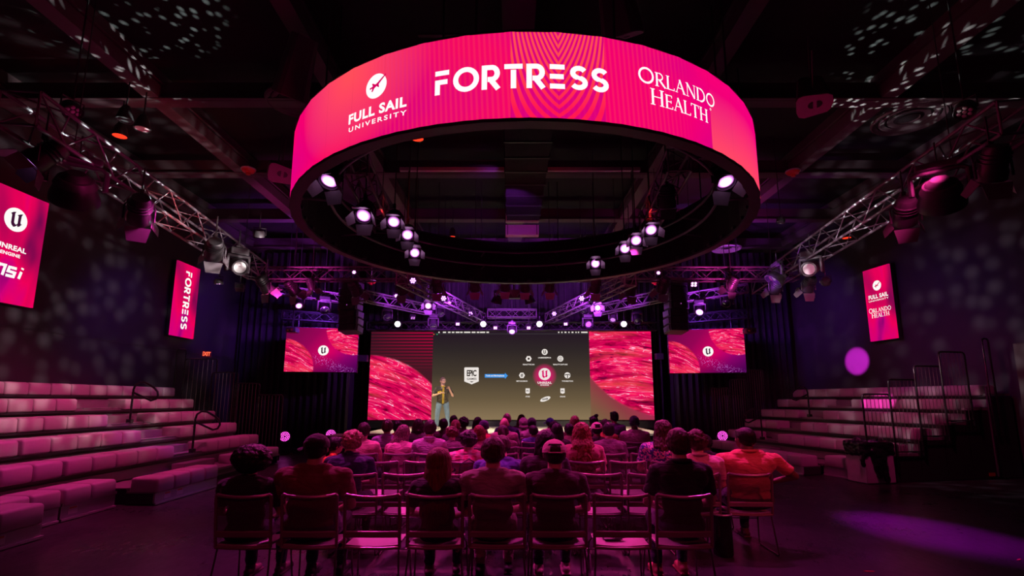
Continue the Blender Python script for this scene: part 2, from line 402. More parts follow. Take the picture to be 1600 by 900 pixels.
def polyf(dst, pts, z=0.0):
    f = dst.faces.new([dst.verts.new((p[0], p[1], z)) for p in pts]); bmesh.ops.triangulate(dst, faces=[f])
# ------------------------------------------------------------------ the hall
XL, XR, YB, ZC = -9.93, 10.12, 20.8, 7.6
struct('floor', MB().box((1.0, 7.5, -.1), (22.4, 27, .2)), M_FLOOR)
struct('wall_left', MB().box((XL-.1, 7.5, ZC/2), (.2, 27, ZC)), M_WALL)
struct('wall_right', MB().box((10.30+.1, 18.2-12.0, ZC/2), (.2, 30, ZC), M=Matrix.Translation((10.0, 18.2, 0)) @ Matrix.Rotation(WA, 4, 'Z') @ Matrix.Translation((-10.0, -18.2, 0))), M_WALL)
struct('wall_back', MB().box((.1, YB+.1, ZC/2), (20, .2, ZC)), M_WALL)
struct('ceiling', MB().box((1.0, 7.5, ZC+.1), (22.4, 27, .2)), M_CEIL)
k = 1
for x in (-9.3, -6.45, -3.15, .1, 3.35, 6.75, 9.7):
    w = .30 if abs(x) > .2 else .5
    struct('trim_%d' % k, MB().box((x, 7.7, 7.3), (w, 26, .02)).box((x, 7.7, 7.45), (.04, 26, .3)).box((x, 7.7, 7.12), (w*.9, 26, .24)), M_BEAM); k += 1
for y in (3.1, 5.4, 8.55, 11.6, 14.75, 17.6):
    struct('trim_%d' % k, MB().box((.1, y, 7.16), (19.7+(18.2-y)*.12, .16, .36)).box((.1, y, 7.0), (19.7+(18.2-y)*.12, .3, .03)), M_BEAM); k += 1
for x, sy in ((XL+.012, 1),):       # seam of the wall boards
    struct('trim_%d' % k, MB().box((x, 9, 3.1), (.012, 18, .02)), M_BLACK); k += 1
# air duct with pale end boxes
t = thing('air_duct', 'wide black duct under the roof seen through the round screen', 'duct', (.28, 12.2, 6.05))
MB().box((0, -2.6, .35), (.82, 5.6, .5)).build('duct_body', M_CEIL, t)
for i in range(9): MB().box((0, -5.0+i*.6, .35), (.86, .04, .54)).build('flange', M_BLACK, t)
for nm, y0, y1 in (('b', 333, 345), ('c', 351, 367)):
    a = at_y(790, y0, 12.9); b = at_y(842, y1, 12.9)
    t = thing('projector_box', 'pale rectangular housing under the duct, the %s of two' % ('upper' if nm == 'b' else 'lower'), 'box', ((a.x+b.x)/2, 12.9, (a.z+b.z)/2))
    MB().box((0, 0.1, 0), (abs(b.x-a.x), .2, abs(a.z-b.z)), bev=.01).build('housing', M_PALE, t)
    for s in (-1, 1): MB().box((s*abs(b.x-a.x)*.44, -.006, 0), (.02, .012, abs(a.z-b.z)*.96)).build('edge_strip', M_BEAM, t)
for px0, px1, lb in ((625, 788, 'left'), (844, 1000, 'right')):
    a = at_y(px0, 265, 11.2); b = at_y(px1, 265, 11.2)
    tag(MB().box(((a.x+b.x)/2, 11.2, a.z), (b.x-a.x, .10, .09), bev=.01).build('lit_flange', M_PALE, None), 'pale metal tray crossing above the round screen, %s of the duct' % lb, 'tray')  # beam flange catching light, built as a separate pale strip

# drapes
def drape(name, pts, z0, z1, label, amp=.07, wl=.24):
    P = [Vector(p) for p in pts]; b = bmesh.new(); rows = []
    L = sum((P[i+1]-P[i]).length for i in range(len(P)-1)); n = int(L/.03); seq = []
    for i in range(n+1):
        s = L*i/n; q = s; j = 0
        while j < len(P)-2 and q > (P[j+1]-P[j]).length: q -= (P[j+1]-P[j]).length; j += 1
        d = (P[j+1]-P[j]).normalized(); c = P[j]+d*q; nn = Vector((-d.y, d.x))
        ph = s/wl*2*PI + 1.3*math.sin(s*1.7)
        seq.append((c, nn, amp*(math.sin(ph)+.35*math.sin(ph*2.3+1))))
    for side in (0, .012):
        for zi in range(7):
            z = z0+(z1-z0)*zi/6; k_ = 1 - .25*zi/6
            rows.append([b.verts.new((c.x+nn.x*(a*k_+side), c.y+nn.y*(a*k_+side), z)) for c, nn, a in seq])
    for r in (range(0, 6), range(7, 13)):
        for i in r:
            for j in range(n): b.faces.new((rows[i][j], rows[i][j+1], rows[i+1][j+1], rows[i+1][j]))
    for i in range(6):
        for j in (0, n): b.faces.new((rows[i][j], rows[i+1][j], rows[i+8][j], rows[i+7][j]))
    mb = MB(); mb.b.free(); mb.b = b
    return tag(mb.build(name, M_DRAPE, None, True), label, 'curtain')
drape('stage_drape', ((XL+.12, 18.2), (-5.75, 18.2)), 0.02, 7.0, 'tall pleated black curtain left of the stage, behind the left side screen')
drape('stage_drape', ((5.7, 18.2), (XR-.12, 18.2)), 0.02, 7.0, 'tall pleated black curtain right of the stage, behind the right side screen')
drape('stage_drape', ((-5.9, 20.2), (5.9, 20.2)), 0.02, 7.0, 'black curtain hanging behind the big stage screen', .06, .3)

# stage
t = thing('stage', 'low stage platform with pale lit top below the big screen', 'stage', (0, 17.7, 0))
MB().box((.05, 0, .655), (9.1, 4.6, .05), bev=.008).build('deck', M_STAGE, t)
MB().box((.05, 0.03, .315), (9.0, 4.5, .63)).build('skirt', M_DRAPE, t)
MB().box((.05, -2.31, .655), (9.1, .02, .06)).build('edge_trim', M_STEEL, t)
t = thing('stage_step', 'pale step block at the left front corner of the stage', 'step', (-5.0, 16.0, 0))
MB().box((0, 0, .60), (1.0, 1.0, .04), bev=.005).build('tread', M_STAGE, t); MB().box((0, .02, .29), (.96, .94, .58)).build('base', M_BLACK, t)

# ------------------------------------------------------------------ lettering helpers on screens
def to_screen(b, off):
    for v in b.verts: v.co = Vector((v.co.x, -off - v.co.z, v.co.y))
    mb = MB(); mb.b.free(); mb.b = b; return mb
def serif(b, word, x0, y0, w, h, first=1.25):
    """roman capitals with thick and thin strokes and serifs"""
    T, N, S = .16, .065, .05
    G = {'O': (1.0, [(arc(.5, .5, .40, .45, 0, 360, 22), T*.85)]),
         'R': (.86, [([(.17, 0), (.17, 1)], T), (arc(.38, .74, .24, .235, 90, -90, 10), N*1.5), ([(.17, .975), (.4, .975)], N), ([(.17, .5), (.4, .5)], N), ([(.36, .5), (.8, 0)], T), ([(.02, .02), (.32, .02)], S), ([(.02, .98), (.2, .98)], S), ([(.7, .02), (.9, .02)], S)]),
         'L': (.74, [([(.17, 0), (.17, 1)], T), ([(.17, .03), (.66, .03)], N), ([(.66, 0), (.68, .2)], N), ([(.02, .98), (.32, .98)], S), ([(.02, .02), (.2, .02)], S)]),
         'A': (.92, [([(.12, 0), (.46, 1)], N), ([(.42, 1), (.8, 0)], T), ([(.24, .36), (.64, .36)], N), ([(.02, .02), (.24, .02)], S), ([(.66, .02), (.94, .02)], S)]),
         'N': (.98, [([(.17, 0), (.17, 1)], N), ([(.15, 1), (.82, 0)], T), ([(.83, 0), (.83, 1)], N), ([(.05, .02), (.3, .02)], S), ([(.7, .98), (.95, .98)], S), ([(.03, .98), (.2, .98)], S)]),
         'D': (.98, [([(.17, 0), (.17, 1)], T), (arc(.4, .5, .44, .475, 90, -90, 14), T*.85), ([(.17, .975), (.42, .975)], N), ([(.17, .025), (.42, .025)], N), ([(.02, .98), (.2, .98)], S), ([(.02, .02), (.2, .02)], S)]),
         'H': (1.0, [([(.2, 0), (.2, 1)], T), ([(.8, 0), (.8, 1)], T), ([(.2, .52), (.8, .52)], N), ([(.05, .02), (.35, .02)], S), ([(.65, .02), (.95, .02)], S), ([(.05, .98), (.35, .98)], S), ([(.65, .98), (.95, .98)], S)]),
         'E': (.74, [([(.17, 0), (.17, 1)], T), ([(.17, .03), (.64, .03)], N), ([(.17, .97), (.6, .97)], N), ([(.17, .52), (.54, .52)], N), ([(.64, 0), (.67, .2)], N), ([(.6, 1), (.61, .82)], N), ([(.54, .62), (.54, .42)], N), ([(.02, .98), (.2, .98)], S), ([(.02, .02), (.2, .02)], S)]),
         'T': (.84, [([(.42, 0), (.42, 1)], T), ([(.06, .97), (.78, .97)], N), ([(.06, 1), (.04, .78)], N), ([(.78, 1), (.8, .78)], N), ([(.27, .02), (.57, .02)], S)])}
    tot = sum(G[c][0]*(first if i == 0 else 1) for i, c in enumerate(word)); u = w/tot; x = x0
    for i, c in enumerate(word):
        k_ = first if i == 0 else 1; hh = h*(1.16 if i == 0 else 1)
        strokes(b, [(list(p), q*hh*.95) for p, q in G[c][1]], 0, x, y0, u*k_, hh)
        x += G[c][0]*u*k_
def fortress(b, x0, y0, w, h):
    T = h*.205; A = 1.0
    G = {'F': (.62, [[(.1, 0), (.1, .60)], [(0.0, .52), (.50, .52)], [(.0, .9), (.56, .9)]]),
         'O': (1.0, [arc(.5, .5, .40, .41, 0, 360, 26)]),
         'R': (.72, [[(.1, 0), (.1, 1)], [(.1, .9), (.38, .9)]+arc(.38, .655, .20, .245, 80, -80, 9)+[(.38, .41), (.22, .41)], [(.32, .42), (.62, 0)]]),
         'T': (.74, [[(.36, 0), (.36, .76)], [(0.02, .9), (.70, .9)]]),
         'E': (.68, [[(.04, .1), (.60, .1)], [(.04, .5), (.56, .5)], [(.04, .9), (.60, .9)]]),
         'S': (.72, [arc(.36, .70, .24, .20, 30, 268, 12)+arc(.34, .30, .25, .20, 88, -150, 12)])}
    word = 'FORTRESS'; tot = sum(G[c][0] for c in word)+.1*7; u = w/tot; x = x0
    for c in word:
        strokes(b, [list(p) for p in G[c][1]], T, x, y0, u, h); x += (G[c][0]+.1)*u
U_MARK = [(-.52, .42), (-.30, .60), (-.08, .66), (-.16, .50), (-.14, -.26), (-.02, -.40), (.10, -.36), (.16, -.26), (.16, .36), (.06, .44), (.30, .58), (.52, .66),
          (.42, .46), (.40, -.12), (.44, -.24), (.56, -.20), (.36, -.46), (.20, -.56), (.14, -.44), (-.02, -.60), (-.16, -.66), (-.34, -.50), (-.40, -.34), (-.40, .30), (-.44, .38)]
def u_mark(x, y, r):
    b = bmesh.new(); polyf(b, [(x+p[0]*r, y+p[1]*r) for p in U_MARK]); return b
def ubadge(parent, x, y, r, off, ink, white=G_WHITE):
    b = bmesh.new(); disc(b, x, y, r, 36); to_screen(b, off).build('emblem_disc', white, parent)
    to_screen(u_mark(x, y, r), off+.004).build('emblem_mark', ink, parent)
PLANE = [(-.62, -.06), (-.30, .02), (-.40, .28), (-.28, .26), (-.04, .12), (.16, .22), (.95, .80), (1.0, .70), (.30, .06), (.36, -.22), (.26, -.20), (.10, -.06), (-.14, -.20), (-.30, -.46), (-.42, -.42), (-.34, -.16), (-.60, -.20)]
def sail_logo(b, cx, cy, r):
    """round badge with an aircraft cut out, drawn as the ring of white round the cut-out"""
    disc(b, cx, cy, r, 36)
def screen_mat(name, kind):
    n = NT(name); v = n.coord('Object'); s = n.sep(v)
    if kind == 'banner':
        a = n.math('ADD', n.math('MULTIPLY', s[0], .9), n.math('MULTIPLY', s[2], .12)); f = n.math('FRACT', n.math('ADD', n.math('MULTIPLY', n.noise(n.mapv(v, sc=(1, 1, .4)), .75, 1, .4, .5), 1.7), .15))
        col = n.ramp(n.rng(n.noise(n.mapv(v, sc=(1.2, 1, .45)), .9, 2, .4, .6), .30, .68), [(0, lin(84, 8, 74)), (.35, lin(190, 4, 84)), (.6, lin(238, 0, 88)), (.85, lin(206, 0, 120)), (1, lin(120, 4, 110))])
        return n.emit(col, 1.0)
    streak_v = n.mapv(v, rot=(0, .42 if kind != 'right' else .5, 0), sc=(1, 1, 4.2))
    def ball(cx, cz, r, seed, sc=1.0):
        dx = n.math('SUBTRACT', s[0], cx); dz = n.math('SUBTRACT', s[2], cz)
        d = n.math('SQRT', n.math('ADD', n.math('MULTIPLY', dx, dx), n.math('MULTIPLY', dz, dz)))
        cmb = n.new('ShaderNodeCombineXYZ'); n.put(cmb.inputs[0], n.math('MULTIPLY', dx, sc*1.0)); n.put(cmb.inputs[1], seed)
        # streaks follow the curve of the ball
        bend = n.math('ADD', dz, n.math('MULTIPLY', n.math('MULTIPLY', dx, dx), .25/r))
        n.put(cmb.inputs[2], n.math('MULTIPLY', n.math('ADD', bend, n.math('MULTIPLY', dx, .25)), sc*6.0))
        f1 = n.noise(cmb.outputs[0], .72*sc, 5, .56, 1.0)
        f2 = n.noise(n.mapv(cmb.outputs[0], (3.1, 0, 1.7), (0, 0, 0), (1, 1, 1)), .85*sc, 2, .5, 1.8); f3 = n.noise(cmb.outputs[0], .5*sc, 2)
        col = n.ramp(f1, [(.30, lin(84, 0, 36)), (.40, lin(176, 0, 66)), (.50, lin(232, 8, 92)), (.60, lin(248, 26, 96)), (.68, lin(255, 70, 110)), (.76, lin(255, 170, 190))])
        col = n.mix(n.math('MULTIPLY', n.rng(f3, .5, .8), .4), col, lin(255, 96, 60))
        col = n.mix(n.math('MULTIPLY', n.rng(n.math('ABSOLUTE', n.math('SUBTRACT', f2, .53)), .006, .016, 1, 0), n.rng(f1, .46, .6)), col, lin(255, 200, 235)); col = n.mix(n.rng(f2, .36, .30), col, lin(110, 0, 56))
        return d, col
    if kind == 'left':
        bg = n.ramp(n.rng(s[2], -1.7, 1.7), [(0, lin(150, 70, 50)), (.3, lin(78, 26, 38)), (1, lin(44, 16, 30))])
        lines = n.math('MULTIPLY', n.rng(n.math('SINE', n.math('MULTIPLY', s[2], 52)), -.1, .5), n.math('MULTIPLY', n.rng(s[2], .1, 1.6), n.rng(s[0], -1.1, 1.2, .15, 1)))
        bg = n.mix(lines, bg, lin(176, 0, 60))
        d, c = ball(-1.3, -2.6, 3.35, 1.0)
        return n.emit(n.mix(n.rng(d, 3.30, 3.37), c, bg), 1.0)
    if kind == 'right':
        bg = n.ramp(n.rng(n.math('ADD', s[0], n.math('MULTIPLY', s[2], 1.2)), -2.8, 0), [(0, lin(122, 92, 66)), (.45, lin(140, 58, 66)), (1, lin(186, 12, 88))])
        d, c = ball(1.9, 2.3, 3.9, 5.0)
        return n.emit(n.mix(n.rng(d, 3.85, 3.93), c, bg), 1.0)
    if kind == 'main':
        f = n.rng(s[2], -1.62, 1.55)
        col = n.ramp(f, [(0, lin(134, 114, 84)), (.22, lin(104, 88, 64)), (.52, lin(66, 56, 46)), (.8, lin(46, 38, 38)), (1, lin(38, 25, 36))])  # stage light washing over the dark slide, painted as an emission gradient
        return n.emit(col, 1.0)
    if kind == 'side':
        bg = n.ramp(n.rng(n.math('ADD', n.math('MULTIPLY', s[0], .9), n.math('MULTIPLY', s[2], -.7)), -1.6, 1.5), [(0, lin(96, 8, 66)), (.35, lin(150, 4, 84)), (.6, lin(214, 0, 96)), (.8, lin(150, 0, 110)), (1, lin(86, 0, 96))])
        bg = n.mix(n.rng(s[2], -.72, -.1, .75, 0), bg, lin(66, 4, 70))
        vo = n.new('ShaderNodeTexVoronoi'); n.put(vo.inputs['Vector'], n.mapv(v, sc=(1, .01, 1))); vo.inputs['Scale'].default_value = 26
        band = n.math('ABSOLUTE', n.math('ADD', s[2], n.math('ADD', n.math('MULTIPLY', s[0], .42), .36)))
        dots = n.math('MULTIPLY', n.rng(vo.outputs['Distance'], .12, .34, 1, 0), n.math('MULTIPLY', n.rng(band, .04, .22, 1, 0), n.rng(s[0], -.3, -.1)))
        bg = n.mix(dots, bg, lin(236, 130, 255))
        d1, c1 = ball(-1.2, -.62, .98, 2.0, 1.3); d2, c2 = ball(.98, .72, .88, 9.0, 1.3)
        return n.emit(n.mix(n.rng(d2, .86, .885), c2, n.mix(n.rng(d1, .95, .98), c1, bg)), 1.0)
INK_PINK = glow('ink_magenta', lin(214, 0, 92)); INK_DARK = glow('ink_dark', lin(60, 14, 50)); INK_GREY = glow('ink_grey', lin(48, 40, 34))
INK_BLUE = glow('ink_blue', lin(64, 150, 232)); TEXT_W = glow('text_white', lin(236, 228, 222))

# ------------------------------------------------------------------ main stage screen
YS = 19.6
TL = at_y(577, 517, YS); BR = at_y(1021, 656, YS); zc = (TL.z+BR.z)/2; hh = TL.z-BR.z
def sx(px, py=590): return at_y(px, py, YS).x
t = thing('stage_screen', 'huge three part screen across the back of the stage showing a slide between magenta pictures', 'screen', (0, YS, zc))
x0, x1, x2, x3 = sx(577), sx(675), sx(922), sx(1020)
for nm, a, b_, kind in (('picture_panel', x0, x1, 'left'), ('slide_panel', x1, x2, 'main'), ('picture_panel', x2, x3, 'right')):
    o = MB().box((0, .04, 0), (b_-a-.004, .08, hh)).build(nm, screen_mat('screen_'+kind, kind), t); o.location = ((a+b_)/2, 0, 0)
MB().box(((x0+x3)/2, .14, 0), (x3-x0+.04, .1, hh+.04)).build('back_frame', M_BLACK, t)
MB().box(((x0+x3)/2, .1, -hh/2-.17), (x3-x0, .3, .26)).build('base_truss', M_BLACK, t)
def P(px, py): p = at_y(px, py, YS); return p.x, p.z-zc
def on_main(b, nm, m, off=.004): return to_screen(b, off).build(nm, m, t)
# menu bar
b = bmesh.new()
for a, c in ((685, 687), (692, 697), (700, 704), (706, 710), (712, 718), (719, 723), (725, 735), (737, 743), (745, 749), (750, 758), (760, 764), (872, 874), (877, 879), (882, 885), (888, 890), (893, 896), (899, 901), (903, 905), (908, 918)):
    (u0, v0), (u1, v1) = P(a, 520.2), P(c, 518.2); polyf(b, [(u0, v0), (u1, v0), (u1, v1), (u0, v1)])
on_main(b, 'menu_bar_text', TEXT_W)
(u0, v0), (u1, v1) = P(676, 522.2), P(921, 521.4); b = bmesh.new(); polyf(b, [(u0, v0), (u1, v0), (u1, v1), (u0, v1)]); on_main(b, 'menu_bar_line', glow('line_teal', lin(62, 60, 62)))
for px, c in ((678, (236, 96, 50)), (683, (40, 190, 110))):
    b = bmesh.new(); disc(b, *P(px, 522.4), .022, 12); on_main(b, 'window_button', glow('dot%d' % px, lin(*c)), .006)
# shield
b = bmesh.new(); polyf(b, [P(*q) for q in ((726.5, 574), (747, 574), (748, 575), (748, 596), (737, 600.5), (725.5, 596), (725.5, 575))]); on_main(b, 'shield', TEXT_W)
q = at_y(737, 583, YS); b = fit_text('EPIC', .37, .24, .03, .9)
b2 = bmesh.new(); merge(b2, b, *P(737, 583)); on_main(b2, 'shield_text', INK_GREY, .008)
b2 = bmesh.new(); merge(b2, fit_text('GAMES', .37, .075, .03, 1.1), *P(737, 592)); polyf(b2, [P(733.5, 596), P(740.5, 596), P(737, 597.6)]); on_main(b2, 'shield_text', INK_GREY, .008)
# arrow
b = bmesh.new(); polyf(b, [P(*q) for q in ((757.5, 584.6), (789, 584.6), (789, 582.6), (793.5, 587), (789, 592), (789, 590), (757.5, 590))]); on_main(b, 'arrow', INK_BLUE)
b2 = bmesh.new(); merge(b2, fit_text('Tools and Marketplaces', .70, .075, .03), *P(773.5, 587.3)); on_main(b2, 'arrow_text', TEXT_W, .008)
# centre emblem with magenta glow disc (part of the slide)
n = NT('slide_glow_disc'); v_ = n.coord(); s_ = n.sep(v_); d_ = n.math('SQRT', n.math('ADD', n.math('MULTIPLY', s_[0], s_[0]), n.math('MULTIPLY', s_[2], s_[2])))
e_ = n.new('ShaderNodeEmission'); e_.inputs[0].default_value = lin(208, 20, 104); tr_ = n.new('ShaderNodeBsdfTransparent'); mx_ = n.new('ShaderNodeMixShader')
n.put(mx_.inputs[0], n.rng(d_, .22, .47)); n.t.links.new(e_.outputs[0], mx_.inputs[1]); n.t.links.new(tr_.outputs[0], mx_.inputs[2]); n.t.links.new(mx_.outputs[0], n.out.inputs[0])
b = bmesh.new(); disc(b, 0, 0, .48, 40); o = on_main(b, 'glow_disc', n.m, .003); o.location = (P(851, 587)[0], 0, P(851, 587)[1])
cx_, cy_ = P(851, 584.5); ubadge(t, cx_, cy_, .23, .006, INK_PINK, TEXT_W)
b2 = bmesh.new(); merge(b2, fit_text('UNREAL', .54, .085, .04, 1.1), *P(851, 598)); on_main(b2, 'emblem_text', TEXT_W, .006)
b2 = bmesh.new(); merge(b2, fit_text('ENGINE', .32, .055, .03, 1.1), *P(851, 601.6)); on_main(b2, 'emblem_text', TEXT_W, .006)
def small_logo(px, py, r, caption, shape, cap2=None, w=.42):
    cx, cy = P(px, py); b = bmesh.new()
    if shape == 'disc': disc(b, cx, cy, r, 24)
    elif shape == 'hex': disc(b, cx, cy, r, 6)
    elif shape == 'shield': polyf(b, [(cx-r*.8, cy+r), (cx+r*.8, cy+r), (cx+r*.8, cy-r*.7), (cx, cy-r*1.05), (cx-r*.8, cy-r*.7)])
    else: disc(b, 0, 0, 1, 24); [setattr(v, 'co', Vector((cx+v.co.x*r*1.7+v.co.y*.05, cy+v.co.y*r*.85+v.co.x*r*.35, 0))) for v in b.verts]
    on_main(b, 'small_logo', TEXT_W, .005)
    b = bmesh.new()
    if shape == 'disc' and cap2 == 'U': polyf(b, [(cx+p[0]*r, cy+p[1]*r) for p in U_MARK])
    elif shape == 'disc' and cap2 == 'T': strokes(b, [[(-.9, .1), (.2, .35)], [(.1, .3), (0, -.9)], [(.3, .4), (.9, 0)]], r*.28, cx, cy, r, r)
    elif shape == 'disc': strokes(b, [arc(0, 0, .62, .62, 20, 330, 14), arc(0, 0, .3, .3, 200, 500, 10)], r*.12, cx, cy, r, r)
    elif shape == 'hex' and cap2 == 'B': strokes(b, [[(-.5, .1), (.5, .35)], [(-.5, -.3), (.45, -.1)], [(0, .6), (0, -.6)]], r*.2, cx, cy, r, r)
    elif shape == 'hex': disc(b, cx, cy, r*.42, 5)
    elif shape == 'oval': merge(b, fit_text('FAB', r*1.9, r*.6, .04), cx, cy, rot=.2)
    else: merge(b, fit_text('EPIC', r*1.0, r*.6, .03), cx, cy+r*.1)
    on_main(b, 'small_logo_mark', INK_GREY, .009)
    if caption:
        b = bmesh.new(); merge(b, fit_text(caption, w, .05, .03), *P(px, py+(9 if shape != 'shield' else 8.6))); on_main(b, 'caption', TEXT_W, .006)
small_logo(851, 550, .115, 'UNREAL EDITOR', 'disc', 'U', .50)
b = bmesh.new(); merge(b, fit_text('FOR CREATORS', .3, .035, .03), *P(851, 558.6)); on_main(b, 'caption', TEXT_W, .006)
small_logo(826, 560.5, .115, 'REALITYSCAN', 'hex', None, .44); small_logo(875.5, 560.5, .115, 'REALITYCAPTURE', 'disc', None, .55)
small_logo(815.5, 586.5, .115, 'METAHUMAN', 'hex', 'B', .42); small_logo(886.5, 586.5, .115, 'TWINMOTION', 'disc', 'T', .43)
small_logo(824.5, 611, .10, 'STORE', 'shield', None, .16); small_logo(879, 611, .10, 'ONLINE', 'shield', None, .20); small_logo(852, 623.5, .11, None, 'oval')

# ------------------------------------------------------------------ side screens
def side_screen(pl, yl, pr_, yr_, Yl, Yr, label):
    a = at_y(pl[0], (pl[1]+pl[2])/2, Yl); b = at_y(yl[0], (yl[1]+yl[2])/2, Yr)
    h1 = at_y(pl[0], pl[1], Yl).z-at_y(pl[0], pl[2], Yl).z; c = (a+b)/2; w = (b-a).length
    t = thing('side_screen', label, 'screen', c, math.atan2(b.y-a.y, b.x-a.x))
    MB().box((0, .03, 0), (w, .06, h1)).build('picture', MATS.get('side') or MATS.setdefault('side', screen_mat('screen_side', 'side')), t)
    MB().box((0, .09, 0), (w+.05, .08, h1+.05), bev=.01).build('back_frame', M_BLACK, t)
    for s in (-1, 1): MB().cone((s*w*.35, .09, h1/2), (s*w*.35, .09, h1/2+.5), .02).build('hanger', M_BLACK, t)
    ubadge(t, .02*w, -.02, .165, .004, INK_DARK)
    return t, c, w, h1
s1 = side_screen((446, 509.5, 578.8), (558.6, 515.3, 582.6), 0, 0, 16.5, 17.0, 'hanging side screen left of the stage showing glossy pink balls and a round emblem')
s2 = side_screen((1045.4, 516.7, 583.6), (1164, 511.5, 580.8), 0, 0, 17.0, 16.5, 'hanging side screen right of the stage showing glossy pink balls and a round emblem')

# ------------------------------------------------------------------ wall banners
def letters_down(word, size_h, cell, b, bold=.03):
    pass
def banner(side, px_a, px_b, ytop_b, ybot_b, label, kind):
    X = XL+.16; hit = (lambda u_, v_: at_x(u_, v_, X)) if side < 0 else (lambda u_, v_: at_wall(u_, v_, .16))
    a = hit(*px_a); bt = hit(px_b, ytop_b); bb = hit(px_b, ybot_b)
    if kind == 'unreal': a = Vector((X, bt.y-1.32, 0))
    w = math.hypot(a.y-bt.y, a.x-bt.x); X = (a.x+bt.x)/2; h = bt.z-bb.z; cy = (a.y+bt.y)/2; cz = (bt.z+bb.z)/2
    t = thing('banner_screen', label, 'banner', (X, cy, cz), PI/2 if side < 0 else -PI/2+WA)
    MB().box((0, 0, 0), (w, .05, h)).build('lit_face', MATS.get('ban') or MATS.setdefault('ban', screen_mat('screen_banner', 'banner')), t)
    MB().box((0, .07, 0), (w+.02, .10, h+.02)).build('casing', M_BLACK, t)
    return t, w, h
F0 = .032
t, w, h = banner(-1, (0, 290), 75, 318, 486, 'large lit magenta banner at the left edge with round emblem above white lettering', 'unreal')
print('banner1', w, h)
xo = .02
ubadge(t, xo, h*.235, .235, F0, INK_DARK)
for s_, ww, hh_, zz in (('UNREAL', .62, .105, -.015), ('ENGINE', .40, .07, -.075)):
    b2 = bmesh.new(); merge(b2, fit_text(s_, ww, hh_, .035, 1.05), xo, zz*h); to_screen(b2, F0).build('banner_text', G_WHITE, t)
b2 = bmesh.new()
for seg in ([[(0, 0), (.06, .8), (.0, .8)], ], ): pass
strokes(b2, [[(.0, 0), (.10, 1), (.40, 1), (.32, 0)], [(.38, 1), (.66, 1), (.58, 0)], [(1.16, .93), (.84, .93), (.80, .52), (1.10, .48), (1.06, .08), (.72, .08)], [(1.30, 0), (1.38, .75)], [(1.40, .98), (1.42, 1.16)]], .056, -.34, -.245*h-.06, .46, .20)
to_screen(b2, F0).build('banner_text', G_WHITE, t)
t, w, h = banner(-1, (277, 410), 312, 421, 532, 'lit magenta banner on the left wall with one word reading down', 'fortress')
print('banner2', w, h)
b2 = bmesh.new(); fortress(b2, 0, 0, h*.80, w*.27)
for v in b2.verts: v.co = Vector((-w*.13 + v.co.y + .0, h*.40 - v.co.x, 0))
to_screen(b2, F0).build('banner_text', G_WHITE, t)
t, w, h = banner(1, (1349, 426), 1389, 412, 530, 'lit magenta banner on the right wall with aircraft badge above two names', 'sail')
print('banner3', w, h)
b2 = bmesh.new(); disc(b2, 0, h*.25, w*.16, 32); to_screen(b2, F0).build('emblem_disc', G_WHITE, t)
b2 = bmesh.new(); polyf(b2, [(p[0]*w*.15, h*.25+p[1]*w*.15) for p in PLANE]); to_screen(b2, F0+.004).build('emblem_mark', INK_PINK, t)
for s_, ww, hh_, zz, of in (('FULL SAIL', .74, .135, .105, .035), ('UNIVERSITY', .76, .05, .05, .015)):
    b2 = bmesh.new(); merge(b2, fit_text(s_, w*ww, w*hh_, of, 1.1), 0, zz*h); to_screen(b2, F0).build('banner_text', G_WHITE, t)
b2 = bmesh.new(); serif(b2, 'ORLANDO', -w*.42, -h*.115, w*.84, w*.13); serif(b2, 'HEALTH', -w*.34, -h*.185, w*.68, w*.13); to_screen(b2, F0).build('banner_text', G_WHITE, t)

# ------------------------------------------------------------------ the round screen overhead
NSEG = 48
ring = thing('ring_screen', 'huge round magenta screen hanging over the audience with white sponsor names', 'screen', (RC.x, RC.y, ZB))
def rp(a, r, z): return Vector((r*math.sin(a), -r*math.cos(a), z))
b = bmesh.new(); uv = b.loops.layers.uv.new('UVMap'); H = ZT-ZB; A0 = .078
vs = [[b.verts.new(rp(A0+2*PI*k_/NSEG, RR, z)) for k_ in range(NSEG)] for z in (0.02, H)]
for k_ in range(NSEG):
    j = (k_+1) % NSEG; f = b.faces.new((vs[0][k_], vs[0][j], vs[1][j], vs[1][k_])); a0 = A0+2*PI*k_/NSEG; a1 = A0+2*PI*(k_+1)/NSEG
    if k_ >= NSEG/2: a0 -= 2*PI; a1 -= 2*PI
    for l, q in zip(f.loops, ((a0, 0), (a1, 0), (a1, 1), (a0, 1))): l[uv].uv = q
me = bpy.data.meshes.new('led_face'); b.to_mesh(me); b.free()
n = NT('ring_led'); s = n.sep(n.coord('UV')); u, v = s[0], s[1]
cmb = n.new('ShaderNodeCombineXYZ'); n.put(cmb.inputs[0], u); n.put(cmb.inputs[1], n.math('MULTIPLY', v, .35)); vv = cmb.outputs[0]
base = n.ramp(n.rng(u, -1.6, 1.6), [(0, lin(214, 0, 112)), (.18, lin(240, 0, 100)), (.30, lin(238, 0, 92)), (.42, lin(232, 8, 92)), (.55, lin(236, 0, 100)), (.75, lin(232, 0, 116)), (.88, lin(236, 0, 122)), (1, lin(214, 0, 140))])
base = n.mix(n.rng(n.noise(vv, 2.4, 2, .4, .4), .42, .72, 0, .6), base, lin(196, 0, 130))
dx = n.math('ADD', u, .60); dy = n.math('MULTIPLY', n.math('SUBTRACT', v, .95), .30); dd = n.math('SQRT', n.math('ADD', n.math('MULTIPLY', dx, dx), n.math('MULTIPLY', dy, dy)))
base = n.mix(n.rng(dd, .02, .32, .75, 0), base, lin(255, 84, 78))
seg_r = n.math('MULTIPLY', n.rng(u, .603, .606), n.rng(v, .80, .0, 0, .85)); base = n.mix(seg_r, base, lin(252, 74, 92))
